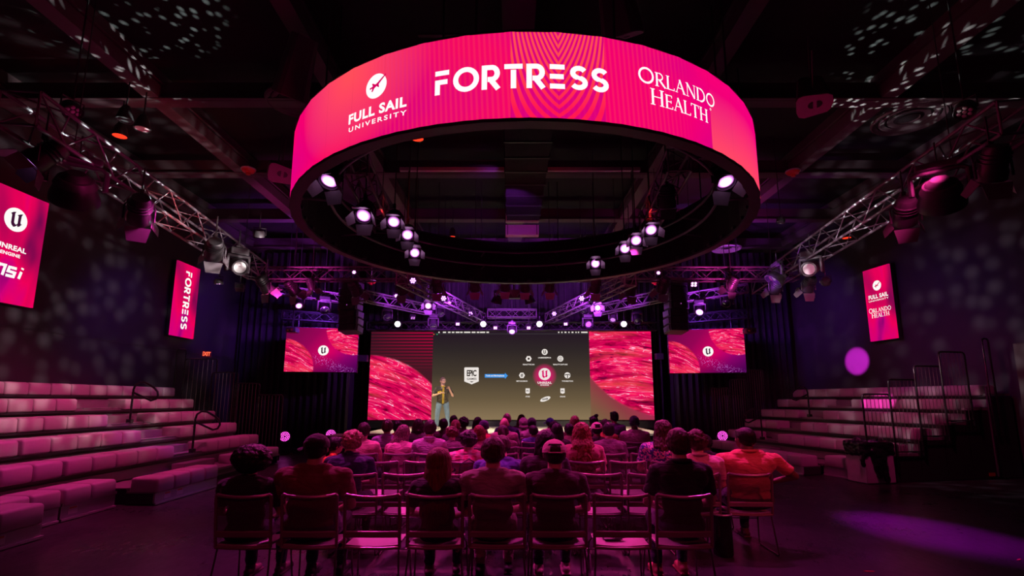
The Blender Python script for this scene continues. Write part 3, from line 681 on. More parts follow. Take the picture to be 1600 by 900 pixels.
# fine pixel interference of the LED tiles
a1 = n.math('ABSOLUTE', n.math('SUBTRACT', u, .08)); curve = n.math('SUBTRACT', n.math('MULTIPLY', v, 1.5), n.math('MULTIPLY', n.math('MULTIPLY', a1, 9.0), n.math('ADD', v, .42))); m1 = n.math('SINE', n.math('MULTIPLY', curve, 42))
w1 = n.math('MULTIPLY', n.rng(n.math('ABSOLUTE', n.math('SUBTRACT', u, .08)), .133, .1345, 1, 0), .8)
m2 = n.math('SINE', n.math('ADD', n.math('MULTIPLY', u, 420), n.math('MULTIPLY', v, 6))); w2 = n.math('MULTIPLY', n.rng(n.math('ABSOLUTE', n.math('SUBTRACT', u, .0)), .40, .52, 1, 0), .36)
hi = n.mix(n.rng(v, .1, .8), lin(250, 26, 70), lin(255, 84, 66))
base = n.mix(n.math('MULTIPLY', n.rng(m2, -.3, .9), w2), base, lin(238, 44, 80))
base = n.mix(w1, base, n.mix(n.rng(m1, -.2, .35), lin(206, 0, 120), hi))
fr = n.math('FRACT', n.math('DIVIDE', n.math('ADD', u, 4*PI-A0), 2*PI/NSEG)); seam = n.math('MULTIPLY', n.rng(fr, .0, .012, .35, 0), 1.0)
base = n.mix(seam, base, lin(150, 0, 60))
M_RING = n.emit(base, 1.12)
me.materials.append(M_RING); obj('led_face', me, ring)
inner = MB(); vsl = []
def ringband(mb, r0, r1, z0, z1):
    q = [[mb.b.verts.new(rp(2*PI*k_/NSEG, r, z)) for k_ in range(NSEG)] for r, z in ((r0, z0), (r1, z0), (r1, z1), (r0, z1))]
    for i in range(4):
        for k_ in range(NSEG): j = (k_+1) % NSEG; mb.b.faces.new((q[i][k_], q[i][j], q[(i+1) % 4][j], q[(i+1) % 4][k_]))
ringband(inner, RR-.13, RR-.035, .015, H-.0); inner.build('inner_lining', M_LINE, ring)
m_ = MB(); ringband(m_, RR-.15, RR+.004, -.02, .018); m_.build('bottom_rim', mat('rim_grey', (.07, .05, .06, 1), .5, .2), ring)
m_ = MB(); ringband(m_, RR-.15, RR+.004, H-.002, H+.02); m_.build('top_rim', M_BLACK, ring)
for k_ in range(0, 48, 1):
    a = 2*PI*(k_+.5)/48
    MB().box((0, 0, 0), (.10, .04, .05)).build('latch', M_BLACK, ring).matrix_local = Matrix.Translation(rp(a, RR-.16, .05)) @ Matrix.Rotation(a, 4, 'Z')
for r_, z_, nm in ((RR-.55, .62, 'inner_pipe'), (RR-.55, .30, 'inner_pipe')):
    MB().tube([rp(2*PI*i/64, r_, z_) for i in range(64)], .024, 8, True).build(nm, M_TRUSS, ring)
for k_ in range(12):
    a = 2*PI*(k_+.5)/12
    for z_ in (.62, .30): MB().cone(rp(a, RR-.14, z_), rp(a, RR-.55, z_), .018).build('pipe_bracket', M_TRUSS, ring)
    MB().cone(rp(a, RR-.1, H), rp(a, RR-.1, 2.55), .012).build('suspension_cable', M_BLACK, ring)
def r_sh(px, py):
    r = ray(px, py); o = Vector((0, 0, EYE)); ax, ay = o.x-RC.x, o.y-RC.y; R_ = RR+.01
    A = r.x**2+r.y**2; B = 2*(ax*r.x+ay*r.y); Cc = ax*ax+ay*ay-R_*R_; q = (-B-math.sqrt(max(0, B*B-4*A*Cc)))/(2*A)
    p = o+r*q; return math.atan2(p.x-RC.x, -(p.y-RC.y))*R_, p.z-ZB
def on_ring(b, nm, m=G_WHITE, off=.014):
    bmesh.ops.subdivide_edges(b, edges=[e for e in b.edges if e.calc_length() > .12], cuts=2)
    for v_ in b.verts: v_.co = rp(v_.co.x/RR, RR+off, v_.co.y)
    mb = MB(); mb.b.free(); mb.b = b; return mb.build(nm, m, ring)
RW = glow('ring_white', (1, .95, .96, 1), 1.05)
def span(a, c): return r_sh(*a), r_sh(*c)
(sa, ha), (sb, hb) = span((680, 147), (952, 140)); ht = r_sh(816, 100)[1]-r_sh(816, 138)[1]
hz = r_sh(816, 138)[1]; b = bmesh.new(); fortress(b, sa, hz, sb-sa, ht); on_ring(b, 'ring_lettering', RW)
print('fortress', sa, sb, hz, ht, 'vs', ha, hb)
c0 = r_sh(588.5, 134.5); rt = r_sh(588.5, 116)[1]-c0[1]; b = bmesh.new(); disc(b, c0[0], c0[1], rt, 36); on_ring(b, 'ring_badge', RW)
b = bmesh.new(); polyf(b, [(c0[0]+p[0]*rt*.95, c0[1]+p[1]*rt*.95) for p in PLANE]); on_ring(b, 'ring_badge_aircraft', INK_PINK, .02)
(sa, ha), (sb, hb) = span((546, 185), (636, 161)); hc = (ha+hb)/2; hx = r_sh(590, 166)[1]-r_sh(590, 183)[1]
b = bmesh.new(); merge(b, fit_text('FULL SAIL', sb-sa, .125, .04, 1.1), (sa+sb)/2, hc); on_ring(b, 'ring_lettering', RW)
(sa, ha), (sb, hb) = span((546, 201), (636, 178)); b = bmesh.new(); merge(b, fit_text('UNIVERSITY', sb-sa, .058, .02, 1.35), (sa+sb)/2, (ha+hb)/2-.002); on_ring(b, 'ring_lettering', RW)
(sa, ha), (sb, hb) = span((996, 130), (1116, 164)); print('orl', ha, hb)
b = bmesh.new(); serif(b, 'ORLANDO', sa, (ha+hb)/2-.015, sb-sa, .165); on_ring(b, 'ring_lettering', RW)
(sa, ha), (sb, hb) = span((1015, 162), (1106, 188)); b = bmesh.new(); serif(b, 'HEALTH', sa, (ha+hb)/2-.02, sb-sa, .165)
strokes(b, [arc(.5, .5, .4, .4, 0, 360, 12)], .006, *r_sh(1108, 172), .03, .03); on_ring(b, 'ring_lettering', RW)
for cs, word in ((-1.55, 'FULL SAIL'), (1.52, 'ORLANDO')):
    b = bmesh.new(); merge(b, fit_text(word, .7, .14, .03), cs*RR, .30); on_ring(b, 'ring_lettering', RW)
# short trusses crossing inside
# ------------------------------------------------------------------ trusses
def truss(p0, p1, label, w=.30, m=M_TRUSS, group=None, tri=False, step=None):
    p0, p1 = Vector(p0), Vector(p1); L = (p1-p0).length; q = (p1-p0).to_track_quat('X', 'Z')
    t = thing('lighting_truss', label, 'truss', p0, 0, group); t.rotation_euler = q.to_euler(); qi = q.inverted()
    for f_ in (.12, .88):
        a_ = p0+(p1-p0)*f_; MB().cone(qi @ (a_-p0), qi @ (Vector((a_.x, a_.y, 7.55))-p0), .008, seg=6).build('hanging_cable', M_BLACK, t)
    r = .024; cs = [(-w/2, 0), (w/2, 0), (0, w*.87)] if tri else [(-w/2, -w/2), (w/2, -w/2), (w/2, w/2), (-w/2, w/2)]
    cs = [(a, b_-(w*.43 if tri else 0)) for a, b_ in cs]
    for y, z in cs: MB().cone((0, y, z), (L, y, z), r, seg=10).build('chord', m, t, True)
    st = step or w*1.15; nn = max(2, round(L/st)); nn += nn % 2
    for i in range(len(cs)):
        a, c = cs[i], cs[(i+1) % len(cs)]; mb = MB()
        for k_ in range(nn):
            x0_, x1_ = L*k_/nn, L*(k_+1)/nn; u_, v_ = (a, c) if k_ % 2 == 0 else (c, a)
            mb.cone((x0_, *u_), (x1_, *v_), r*.5, seg=6)
        mb.build('lacing', m, t)
    for x in (0, L): MB().tube([(x, y, z) for y, z in cs], r*.8, 6, True).build('end_frame', m, t)
    return t
truss(at_z(28, 168, 5.0), at_z(402, 424, 5.0), 'long dark box truss running over the left seating bank toward the stage', .42, step=.52)
truss(at_z(1592, 182, 5.0), at_z(1186, 448, 5.0), 'long dark box truss running over the right seating bank toward the stage', .42, step=.52)
truss((-6.9, 13.35, 4.98), (7.6, 13.35, 4.98), 'cross truss spanning the hall just beyond the round screen', .32)
truss(at_z(628, 434, 4.6), at_z(752, 497, 4.6), 'diagonal truss on the left slanting down toward the stage centre, with small bright lamps', .30)
truss(at_z(985, 436, 4.6), at_z(858, 497, 4.6), 'diagonal truss on the right slanting toward the stage centre, with small bright lamps', .30)
truss(at_z(566, 462, 4.6), at_z(678, 486, 4.6), 'lower truss left of centre above the white stage lamps', .28)
truss(at_z(1034, 462, 4.6), at_z(925, 487, 4.6), 'lower truss right of centre above the white stage lamps', .28)
truss(at_z(762, 490, 4.7), at_z(838, 490, 4.7), 'short truss in the middle in front of the stage screen top', .28)
truss(at_y(436, 453, 15.6), at_y(545, 468, 16.2), 'short purple lit truss above the left side screen', .26)
truss(at_y(1056, 468, 16.2), at_y(1168, 450, 15.6), 'short purple lit truss above the right side screen', .26)
truss(at_y(442, 492, 16.6), at_y(540, 499, 17.0), 'dim dark truss carrying the left side screen', .28, M_BLACK)
truss(at_y(1064, 499, 17.0), at_y(1172, 490, 16.6), 'dim dark truss carrying the right side screen', .28, M_BLACK)
truss(at_y(575, 510, 19.2), at_y(1025, 510, 19.2), 'dark truss along the top edge of the stage screen', .30, M_BLACK)
truss(at_z(556, 256, 5.25), at_z(600, 352, 5.25), 'short red lit truss inside the round screen on its left', .34, group=None)
truss(at_z(1062, 250, 5.25), at_z(1012, 350, 5.25), 'short red lit truss inside the round screen on its right', .34)

# ------------------------------------------------------------------ lamps: shared meshes
def fres_meshes():
    D = {}
    D['clamp'] = MB().box((0, 0, -.02), (.05, .06, .09), bev=.008).cone((0, 0, -.06), (0, 0, -.16), .012).mesh('clamp', M_BLACK)
    D['yoke'] = MB().tube([(-.15, 0, -.36), (-.15, 0, -.20), (-.13, 0, -.16), (.13, 0, -.16), (.15, 0, -.20), (.15, 0, -.36)], .012, 6).mesh('yoke', M_BLACK)
    b = MB(); b.lathe([(0, -.22), (.09, -.22), (.11, -.18), (.115, .0), (.13, .04), (.13, .12), (.118, .12), (.112, .06), (0, .06)], 20)
    for z in (-.15, -.11, -.07): b.lathe([(.112, z), (.13, z+.005), (.13, z+.012), (.112, z+.018)], 20)
    D['housing'] = b.mesh('housing', M_BLACK, True)
    D['lens'] = MB().lathe([(0, .115), (.06, .108), (.10, .09), (.10, .075), (0, .07)], 20).mesh('lens', M_GLASS, True)
    for i in range(4):
        big = i % 2 == 0; wd = .13 if big else .10
        b = MB(); b.poly([(-wd, 0, 0), (wd, 0, 0), (wd*.72, 0, .17), (-wd*.72, 0, .17)], thick=.004)
        b.b.verts.ensure_lookup_table()
        bmesh.ops.transform(b.b, matrix=Matrix.Rotation(i*PI/2, 4, 'Z') @ Matrix.Translation((0, .128, .125)) @ Matrix.Rotation(math.radians(-38 if big else -28), 4, 'X'), verts=b.b.verts)
        D['barn_door%d' % i] = b.mesh('barn_door', M_DOOR)
    return D
def mover_meshes():
    D = {}
    D['base'] = MB().box((0, 0, -.09), (.30, .22, .13), bev=.02).box((0, 0, -.01), (.10, .06, .06)).mesh('base', M_BLACK)
    D['yoke'] = MB().box((-.17, 0, -.30), (.045, .12, .30), bev=.015).box((.17, 0, -.30), (.045, .12, .30), bev=.015).box((0, 0, -.17), (.36, .13, .05), bev=.012).mesh('yoke', M_DARK)
    D['head'] = MB().lathe([(0, -.16), (.08, -.15), (.12, -.09), (.13, .02), (.12, .12), (.135, .15), (.135, .18), (.11, .18), (.105, .14), (0, .14)], 24).mesh('head', M_DARK, True)
    D['lens'] = MB().lathe([(0, .176), (.06, .168), (.10, .15), (.10, .142), (0, .141)], 24).mesh('lens', M_GLASS, True)
    return D
def par_meshes():
    D = {}
    D['yoke'] = MB().tube([(-.13, 0, -.22), (-.13, 0, -.06), (.13, 0, -.06), (.13, 0, -.22)], .011, 6).cone((0, 0, -.06), (0, 0, 0), .012).mesh('yoke', M_BLACK)
    D['housing'] = MB().lathe([(0, -.09), (.09, -.085), (.11, -.05), (.115, .05), (.11, .055), (.10, .03), (0, .03)], 20).mesh('housing', M_BLACK, True)
    b = MB()
    for i in range(7):
        a = i*PI/3; c = (0, 0) if i == 6 else (.062*math.cos(a), .062*math.sin(a))
        b.lathe([(0, .047), (.02, .044), (.026, .034), (0, .033)], 10, Matrix.Translation((*c, 0)))
    D['lens'] = b.mesh('lens', M_GLASS, True)
    return D
def big_meshes():
    D = {}
    D['base'] = MB().box((0, 0, -.05), (.50, .18, .10), bev=.02).mesh('base', M_DARK)
    D['yoke'] = MB().tube([(-.31, 0, -.42), (-.31, 0, -.16), (-.24, 0, -.11), (.24, 0, -.11), (.31, 0, -.16), (.31, 0, -.42)], .036, 10).mesh('yoke', M_DARK, True)
    D['housing'] = MB().lathe([(0, -.20), (.10, -.20), (.16, -.14), (.22, -.02), (.26, .10), (.275, .16), (.275, .21), (.25, .21), (.24, .12), (0, .10)], 28).mesh('housing', M_BLACK, True)
    D['vent_fin'] = MB().lathe([(.17, -.13), (.195, -.12), (.235, -.03), (.21, -.03)], 28).mesh('vent_fin', M_DARK, True)
    D['lens'] = MB().lathe([(0, .19), (.12, .18), (.235, .14), (.235, .125), (0, .12)], 28).mesh('lens', M_GLASS, True)
    return D
def unit_meshes():
    D = {}
    D['yoke'] = MB().tube([(-.12, 0, -.22), (-.12, 0, -.07), (.12, 0, -.07), (.12, 0, -.22)], .011, 6).mesh('yoke', M_BLACK)
    D['housing'] = MB().box((0, 0, 0), (.20, .16, .16), bev=.02).mesh('housing', M_BLACK)
    b = MB()
    for x in (-.045, .045):
        for y in (-.035, .035): b.box((x, y, .082), (.06, .05, .01), bev=.006)
    D['lens'] = b.mesh('lens', M_GLASS)
    return D
KINDS = {'round': ({k_: v_ for k_, v_ in fres_meshes().items() if 'door' not in k_}, 'stage_lamp', .26), 'fresnel': (fres_meshes(), 'stage_lamp', .26), 'mover': (mover_meshes(), 'moving_head_lamp', .33), 'par': (par_meshes(), 'par_lamp', .2), 'wash': (big_meshes(), 'wash_lamp', .42), 'block': (unit_meshes(), 'led_block_lamp', .2)}
LENSES = {}
def lamp(kind, px, py, Z, aim, label, on=None, size=1.0, Y=None, floor=False):
    D, nm, piv = KINDS[kind]
    c = at_z(px, py, Z) if Y is None else at_y(px, py, Y)
    aim = Vector(aim); d = (aim-c).normalized(); q = d.to_track_quat('Z', 'Y')
    pan = math.atan2(d.y, d.x)-PI/2
    t = thing(nm, label, 'lamp', c + Vector((0, 0, piv*size if not floor else 0)))
    t.scale = (size,)*3
    for k_, me in D.items():
        mm = me
        if k_ == 'lens' and on is not None:
            key = (kind, on.name)
            if key not in LENSES: mm = me.copy(); mm.materials.clear(); mm.materials.append(on); LENSES[key] = mm
            mm = LENSES[key]
        o = obj(me.name.split('.')[0], mm, t)
        if k_ in ('clamp', 'base', 'yoke'):
            o.rotation_euler = (PI if floor else 0, 0, pan)
        else:
            o.location = (0, 0, -piv if not floor else piv); o.rotation_euler = q.to_euler()
        if k_ == 'lens' and on is not None: o['label'] = 'glowing lens'
    if floor: t.location.z = .16*size
    else:
        L = (ZC-t.location.z)/size if (430 < px < 1190 or Z > 5) else .30; key = 'pole%.1f' % L
        if key not in MATS: MATS[key] = MB().cone((0, 0, -.04), (0, 0, math.floor(L*10)/10), .011, seg=6).mesh('drop_pole', M_BLACK)
        obj('drop_pole', MATS[key], t)
    return t
AUD = Vector((0, 6.5, 1.0)); STG = Vector((0, 18, 1.5))
# inside the round screen
for px, py, a, on, lb in (
    (518, 275, (-3.2, 4.5, 0), G_LAMPM, 'lit barn door lamp highest on the left inside the round screen'),
    (570, 332, (-2.4, 4.2, 0), G_LAMPM, 'brightest lit barn door lamp inside the round screen on the left'),
    (616, 343, (-1.5, 4.0, 0), G_LAMPM, 'lit barn door lamp just right of the brightest one inside the round screen'),
    (637, 364, (-1.0, 3.8, 0), G_LAMPM, 'lit barn door lamp fourth down the left side inside the round screen'),
    (648, 393, (-.6, 3.6, 0), G_LAMPM, 'lit barn door lamp lowest on the left inside the round screen'),
    (1130, 276, (3.4, 4.5, 0), G_LAMPM, 'lit barn door lamp highest on the right inside the round screen'),
    (1043, 312, (3.0, 10, 1), G_LAMPD, 'dim barn door lamp in the middle right inside the round screen'),
    (1016, 356, (2.2, 4.0, 0), G_LAMPM, 'lit barn door lamp uppermost of the right trio inside the round screen'),
    (993, 373, (1.8, 4.0, 0), G_LAMPM, 'lit barn door lamp in the middle of the right trio inside the round screen'),
    (976, 386, (1.4, 4.0, 0), G_LAMPM, 'lit barn door lamp lowest of the right trio inside the round screen'),
    (930, 410, (1.0, 4.0, 0), G_LAMPM, 'small lit lamp alone against the far right inside the round screen')):
    lamp('fresnel', px, py, 4.78, a, lb, on, 1.15 if px in (518, 570, 1130) else 1.0)
# left truss
W_L = Vector((-9.75, 8, 2)); W_R = Vector((10, 8, 2))
lamp('fresnel', 66, 246, 4.6, (-8.2, 4.4, 1.5), 'barn door lamp with lilac lit flaps at the near end of the left truss', G_LAMPD, 1.15)
lamp('wash', 118, 292, 4.45, (-8.2, 9.5, 0.5), 'large round wash lamp in a heavy yoke below the left truss', None, 1.0)
lamp('fresnel', 218, 332, 4.5, (-9, 12, .6), 'barn door lamp with a red lit flap below the middle of the left truss', G_LAMPD, 1.3)
lamp('fresnel', 335, 392, 4.5, (-9, 15, 1), 'barn door lamp with silver edges near the far end of the left truss', None, 1.25)
lamp('mover', 371, 415, 4.55, (-2, 7, 2.2), 'moving head lamp with a pale round lens at the far end of the left truss', mat('lens_pale', (.7, .75, .7, 1), .2), 1.25)
lamp('par', 405, 366, 4.9, (-6, 12, 0), 'small lamp with two red lights above the far end of the left truss', G_LAMPO, .9)
lamp('fresnel', 415, 447, 4.4, (-4, 16, 0), 'dark red barn door lamp beside the left truss end', None, 1.2)
lamp('par', 342, 441, 4.3, (-6.5, 12, 0), 'small lamp of pink diodes hanging below the left truss end', G_LAMPM, .85)
lamp('block', 375, 450, 4.3, (-8, 16, 1), 'small square lamp under the pale lens lamp on the left', None, .9)
# right truss
lamp('fresnel', 1552, 262, 4.45, (7.0, 9, 0), 'barn door lamp near the right picture edge under the right truss', None, 1.2)
lamp('wash', 1470, 300, 4.45, (8.6, 10, 0.5), 'large round wash lamp in a heavy yoke below the right truss', None, 1.0)
lamp('fresnel', 1415, 335, 4.45, (8.5, 12, .6), 'barn door lamp with silver speckled flap below the right truss', G_LAMPD, 1.25)
lamp('mover', 1268, 418, 4.6, (2, 7, 2.2), 'moving head lamp with a pale round lens near the far end of the right truss', MATS['lens_pale'], 1.25)
lamp('fresnel', 1263, 446, 4.35, (7, 15, 1), 'barn door lamp below the pale lens lamp on the right', None, 1.1)
lamp('par', 1290, 440, 4.35, (9, 16, 2), 'small violet lamp pointing at the right wall', G_LAMPP, .9)
lamp('wash', 1215, 432, 4.5, (3, 12, 1), 'dark bulky lamp where the right truss meets the cross truss', None, .8)
lamp('fresnel', 1212, 448, 4.3, (6, 17, 0), 'barn door lamp with cream edges beyond the right truss end', None, 1.1)
lamp('par', 1220, 345, 5.6, (5, 11, 1), 'small lamp hung from the ceiling above the right truss', None, .8)
# lamps hung from the ceiling
lamp('par', 112, 172, 5.6, (-4, 6, 3), 'cylinder spotlight with a pink face above the near end of the left truss', M_GLASS if 0 else M_PALE, 1.1)
lamp('par', 1508, 172, 5.6, (5, 6, 3), 'cylinder spotlight with a pink face above the near end of the right truss', M_PALE, 1.1)
# lamps on the cross truss
for px, py, sz, aim, lb in (
    (458, 452, 1.2, (-3.6, 17, .5), 'second barn door lamp along the cross truss left of the speaker stack'),
    (487, 446, .9, (-4, 15, 0), 'small drum lamp beside the left speaker stack on the cross truss'),
    (556, 453, 1.2, (-2.5, 17, .5), 'barn door lamp with magenta flap right above the left speaker stack'),
    (628, 450, 1.2, (-1.8, 17, .5), 'barn door lamp with magenta flap at the top of the left diagonal truss'),
    (683, 448, 1.1, (-1.6, 17, .5), 'barn door lamp seen edge on along the cross truss, left part'),
    (742, 446, 1.1, (-1.2, 17, .5), 'barn door lamp just left of the middle cluster on the cross truss'),
    (789, 446, 1.05, (-.5, 17, .5), 'barn door lamp left one of the pair at the centre of the cross truss'),
    (820, 447, 1.05, (.8, 17, .5), 'barn door lamp right one of the pair at the centre of the cross truss'),
    (859, 447, 1.05, (1.2, 17, .5), 'barn door lamp just right of the middle cluster on the cross truss'),
    (930, 448, 1.1, (1.8, 17, .5), 'barn door lamp with cream lower flap above the right diagonal truss'),
    (986, 452, 1.2, (2.2, 17, .5), 'barn door lamp with a large magenta flap at the right of the cross truss'),
    (1036, 448, 1.2, (2.8, 17, .5), 'red tinted barn door lamp next to the right speaker stack'),
    (1143, 445, 1.1, (4.2, 17, .5), 'barn door lamp far right on the cross truss with cream edges')):
    lamp('fresnel', px, py, 4.62, aim, lb, None, sz)
lamp('wash', 777, 468, 4.62, (-1.6, 15.5, .6), 'dark round lamp with purple rim left of the centre box', None, .62, None)
lamp('wash', 827, 468, 4.62, (1.8, 15.5, .6), 'dark round lamp with purple rim right of the centre box', None, .62, None)
lamp('block', 1083, 443, 4.7, (4.5, 9, 2.4), 'square lamp of four pink diodes right of the right speaker stack', G_LAMPM, 1.0)
# small bright lamps on diagonals and lower trusses
for i, (px, py, on, sz, lb) in enumerate((
    (645, 438, G_LAMPP, .8, 'tiny bright violet lamp at the upper end of the left diagonal truss'),
    (693, 466, G_LAMPP, .85, 'small bright violet lamp half way down the left diagonal truss'),
    (702, 473, G_LAMPP, .5, 'tiniest violet lamp half way down the left diagonal truss'),
    (735, 490, G_LAMPP, .8, 'small bright violet lamp at the lower end of the left diagonal truss'),
    (909, 466, G_LAMPP, .85, 'small bright violet lamp half way down the right diagonal truss'),
    (866, 490, G_LAMPP, .8, 'small bright violet lamp at the lower end of the right diagonal truss'),
    (619, 462, G_LAMPM, .6, 'tiny pink lamp below the barn doors at the left diagonal truss'),
    (1029, 426, G_LAMPM, .5, 'tiny pink lamp against the rim of the round screen at right'),
    (553, 425, G_LAMPM, .5, 'tiny pink lamp against the rim of the round screen at left'))):
    lamp('par', px, py, 4.5, (px/400-2, 6, 1.2), lb, on, sz)
lamp('fresnel', 669, 477, 4.45, (-1, 7, 1.2), 'bright pink barn door lamp on the lower left truss', G_LAMPM, 1.0)
lamp('fresnel', 934, 480, 4.45, (1, 7, 1.2), 'bright pink barn door lamp on the lower right truss', G_LAMPM, 1.0)
for px, lb in ((621, 'white glowing stage lamp farthest left above the big screen'), (755, 'white glowing stage lamp left of centre above the big screen'), (843, 'white glowing stage lamp right of centre above the big screen'), (975, 'white glowing stage lamp farthest right above the big screen')):
    lamp('round', px, 506, 0, (px/300-2.6, 6, 1.4), lb, G_LAMPW, .95, Y=18.0)
for px, py, k_, sz, aim, on, lb in (
    (605, 492, 'mover', .95, (-3, 12, 0), None, 'moving head lamp above the leftmost white stage lamp'),
    (645, 495, 'block', .8, (-2, 13, 0), G_LAMPD, 'small angular lamp between the left white stage lamps'),
    (677, 505, 'mover', .95, (-2, 13, 0), None, 'moving head lamp with silver ring above the slide left corner'),
    (688, 487, 'mover', .8, (-1, 13, 0), None, 'moving head lamp under the lower end of the left diagonal truss'),
    (715, 505, 'block', .8, (-1, 12, 1), G_LAMPM, 'small pink diode block left of the second white stage lamp'),
    (774, 511, 'block', .8, (-.5, 12, 1), G_LAMPM, 'small pink diode block left under the short middle truss'),
    (800, 515, 'mover', .85, (0, 12, 0), G_LAMPP, 'moving head lamp in the very middle above the slide'),
    (826, 511, 'block', .8, (.5, 12, 1), G_LAMPM, 'small pink diode block right under the short middle truss'),
    (884, 505, 'block', .8, (1, 12, 1), G_LAMPM, 'small pink diode block right of the third white stage lamp'),
    (918, 505, 'mover', .95, (3, 12, 2), MATS['lens_pale'], 'moving head lamp with shiny lens above the slide right corner'),
    (914, 484, 'mover', .8, (1, 13, 0), None, 'moving head lamp under the lower end of the right diagonal truss'),
    (958, 496, 'mover', .8, (2, 13, 0), G_LAMPD, 'moving head lamp left of the rightmost white stage lamp'),
    (996, 497, 'mover', 1.0, (4, 13, 0), None, 'moving head lamp above the rightmost white stage lamp')):
    lamp(k_, px, py, 0, aim, lb, on, sz, Y=16.8)
for px, py, k_, sz, on, lb in (
    (466, 474, 'mover', 1.0, G_LAMPM, 'moving head lamp hanging left above the left side screen'), (506, 480, 'mover', 1.1, None, 'moving head lamp hanging beside the left speaker stack'),
    (1136, 470, 'mover', 1.05, None, 'moving head lamp hanging right above the right side screen'), (1094, 484, 'mover', 1.0, G_LAMPP, 'moving head lamp hanging in the middle above the right side screen')):
    lamp(k_, px, py, 0, (px/100-8, 11, 0), lb, on, sz, Y=15.8)
t = thing('junction_box', 'dark square box at the centre of the cross truss', 'box', at_y(803, 460, 13.6)); MB().box((0, 0, 0), (.34, .2, .24), bev=.02).build('case', M_DARK, t); MB().cone((0, 0, .1), (0, 0, .5), .02).build('hanger', M_BLACK, t)
# floor lamps by the drapes
for px, py, lb in ((445, 682, 'round diode floor lamp glowing pink, farther from the stage on the left'), (517, 679, 'round diode floor lamp glowing pink near the left end of the stage'), (1129, 681, 'round diode floor lamp glowing pink in front of the right curtain')):
    p = at_y(px, py, 16.3); t = thing('floor_lamp', lb, 'lamp', (p.x, p.y, 0)); s_ = .165
    q = (Vector((0, 0, EYE))-p).to_track_quat('Z', 'Y').to_euler()
    MB().lathe([(0, -.14), (.12, -.13), (.17, -.02), (.17, .04), (.155, .045), (.15, .02), (0, .02)], 28).build('housing', M_BLACK, t, True).matrix_local = Matrix.Translation((0, 0, p.z)) @ q.to_matrix().to_4x4()
    b = MB()
    for r_, c_ in ((0, 1), (.045, 6), (.088, 12), (.13, 18)):
        if r_ == 0: continue
        for i in range(c_): b.lathe([(0, .034), (.014, .03), (.014, .02), (0, .02)], 8, Matrix.Translation((r_*math.cos(i*2*PI/c_), r_*math.sin(i*2*PI/c_), 0)))
    b.build('lens', G_DIODE, t).matrix_local = Matrix.Translation((0, 0, p.z)) @ q.to_matrix().to_4x4()
    MB().tube([(-.2, 0, p.z), (-.2, 0, .04), (-.2, .12, .02), (.2, .12, .02), (.2, 0, .04), (.2, 0, p.z)], .014, 6).box((0, .06, .02), (.4, .25, .03)).build('bracket', M_BLACK, t)

# ------------------------------------------------------------------ line array stacks
def stack(px, top, bot, Y, turn, label):
    a = at_y(px, top, Y); c = at_y(px, bot, Y); nb = 7; h_ = (a.z-c.z)/nb
    t = thing('speaker_stack', label, 'speaker', (a.x, Y, a.z), turn)
    tilt = 0
    for i in range(nb):
        tilt = math.radians([0, 1, 2, 3, 5, 8, 12][i]); z = -h_*(i+.5); y = -.25*math.sin(tilt)*1.2+(.02*i if i > 3 else 0)
        M = Matrix.Translation((0, y, z)) @ Matrix.Rotation(-tilt, 4, 'X')
        b = MB(); b.box((0, 0, 0), (.60, .42, h_*.93), M, .012)
        o = b.build('cabinet', M_DARK, t)
        MB().box((-.15, -.215, 0), (.27, .012, h_*.8), M @ Matrix.Rotation(.12, 4, 'Z')).box((.15, -.215, 0), (.27, .012, h_*.8), M @ Matrix.Rotation(-.12, 4, 'Z')).build('grille', M_BLACK, o).parent = o
        for s_ in (-1, 1): MB().box((s_*.31, .02, 0), (.02, .3, h_*.7), M).build('side_plate', MATS.get('plate') or MATS.setdefault('plate', mat('plate_grey', (.30, .25, .34, 1), .5, .3)), t)
    MB().box((0, .05, .05), (.62, .3, .06)).build('flying_bar', M_TRUSS, t)
    for s_ in (-1, 1): MB().cone((s_*.2, .05, .05), (s_*.2, .05, 7.5-a.z), .012).build('chain', M_BLACK, t)
    MB().ell((.02, -.235, -h_*3.3), .018).build('status_light', G_LAMPM, t)
stack(550, 442, 520, 15.2, -.28, 'curved column of black loudspeakers hanging left of the stage')
stack(1054, 438, 520, 15.2, .28, 'curved column of black loudspeakers hanging right of the stage')
tag(MB().box(at_y(568, 560, 19.55), (.34, .24, .26), bev=.02).build('monitor_box', M_DARK, None), 'small black box fixed beside the left edge of the stage screen', 'box')
tag(MB().box(at_y(1030, 557, 19.55), (.30, .24, .24), bev=.02).build('monitor_box', M_DARK, None), 'small black box fixed beside the right edge of the stage screen', 'box')
for px, py, lb in ((457, 516, 'small dark projector at the top left corner of the left side screen'), (1171, 517, 'small dark projector at the right edge of the right side screen')):
    p = at_y(px, py, 16.1); t = thing('projector', lb, 'projector', p); MB().box((0, 0, 0), (.32, .3, .16), bev=.02).build('body', M_DARK, t)
    MB().cone((.06, -.15, 0), (.06, -.19, 0), .05).build('lens', M_GLASS, t); MB().box((0, 0, .55), (.04, .04, 1.1)).build('mount', M_BLACK, t)
    MB().box((-.08, -.153, -.02), (.06, .006, .05)).build('warning_sticker', mat('sticker_yellow', (.7, .45, .05, 1), .5), t)

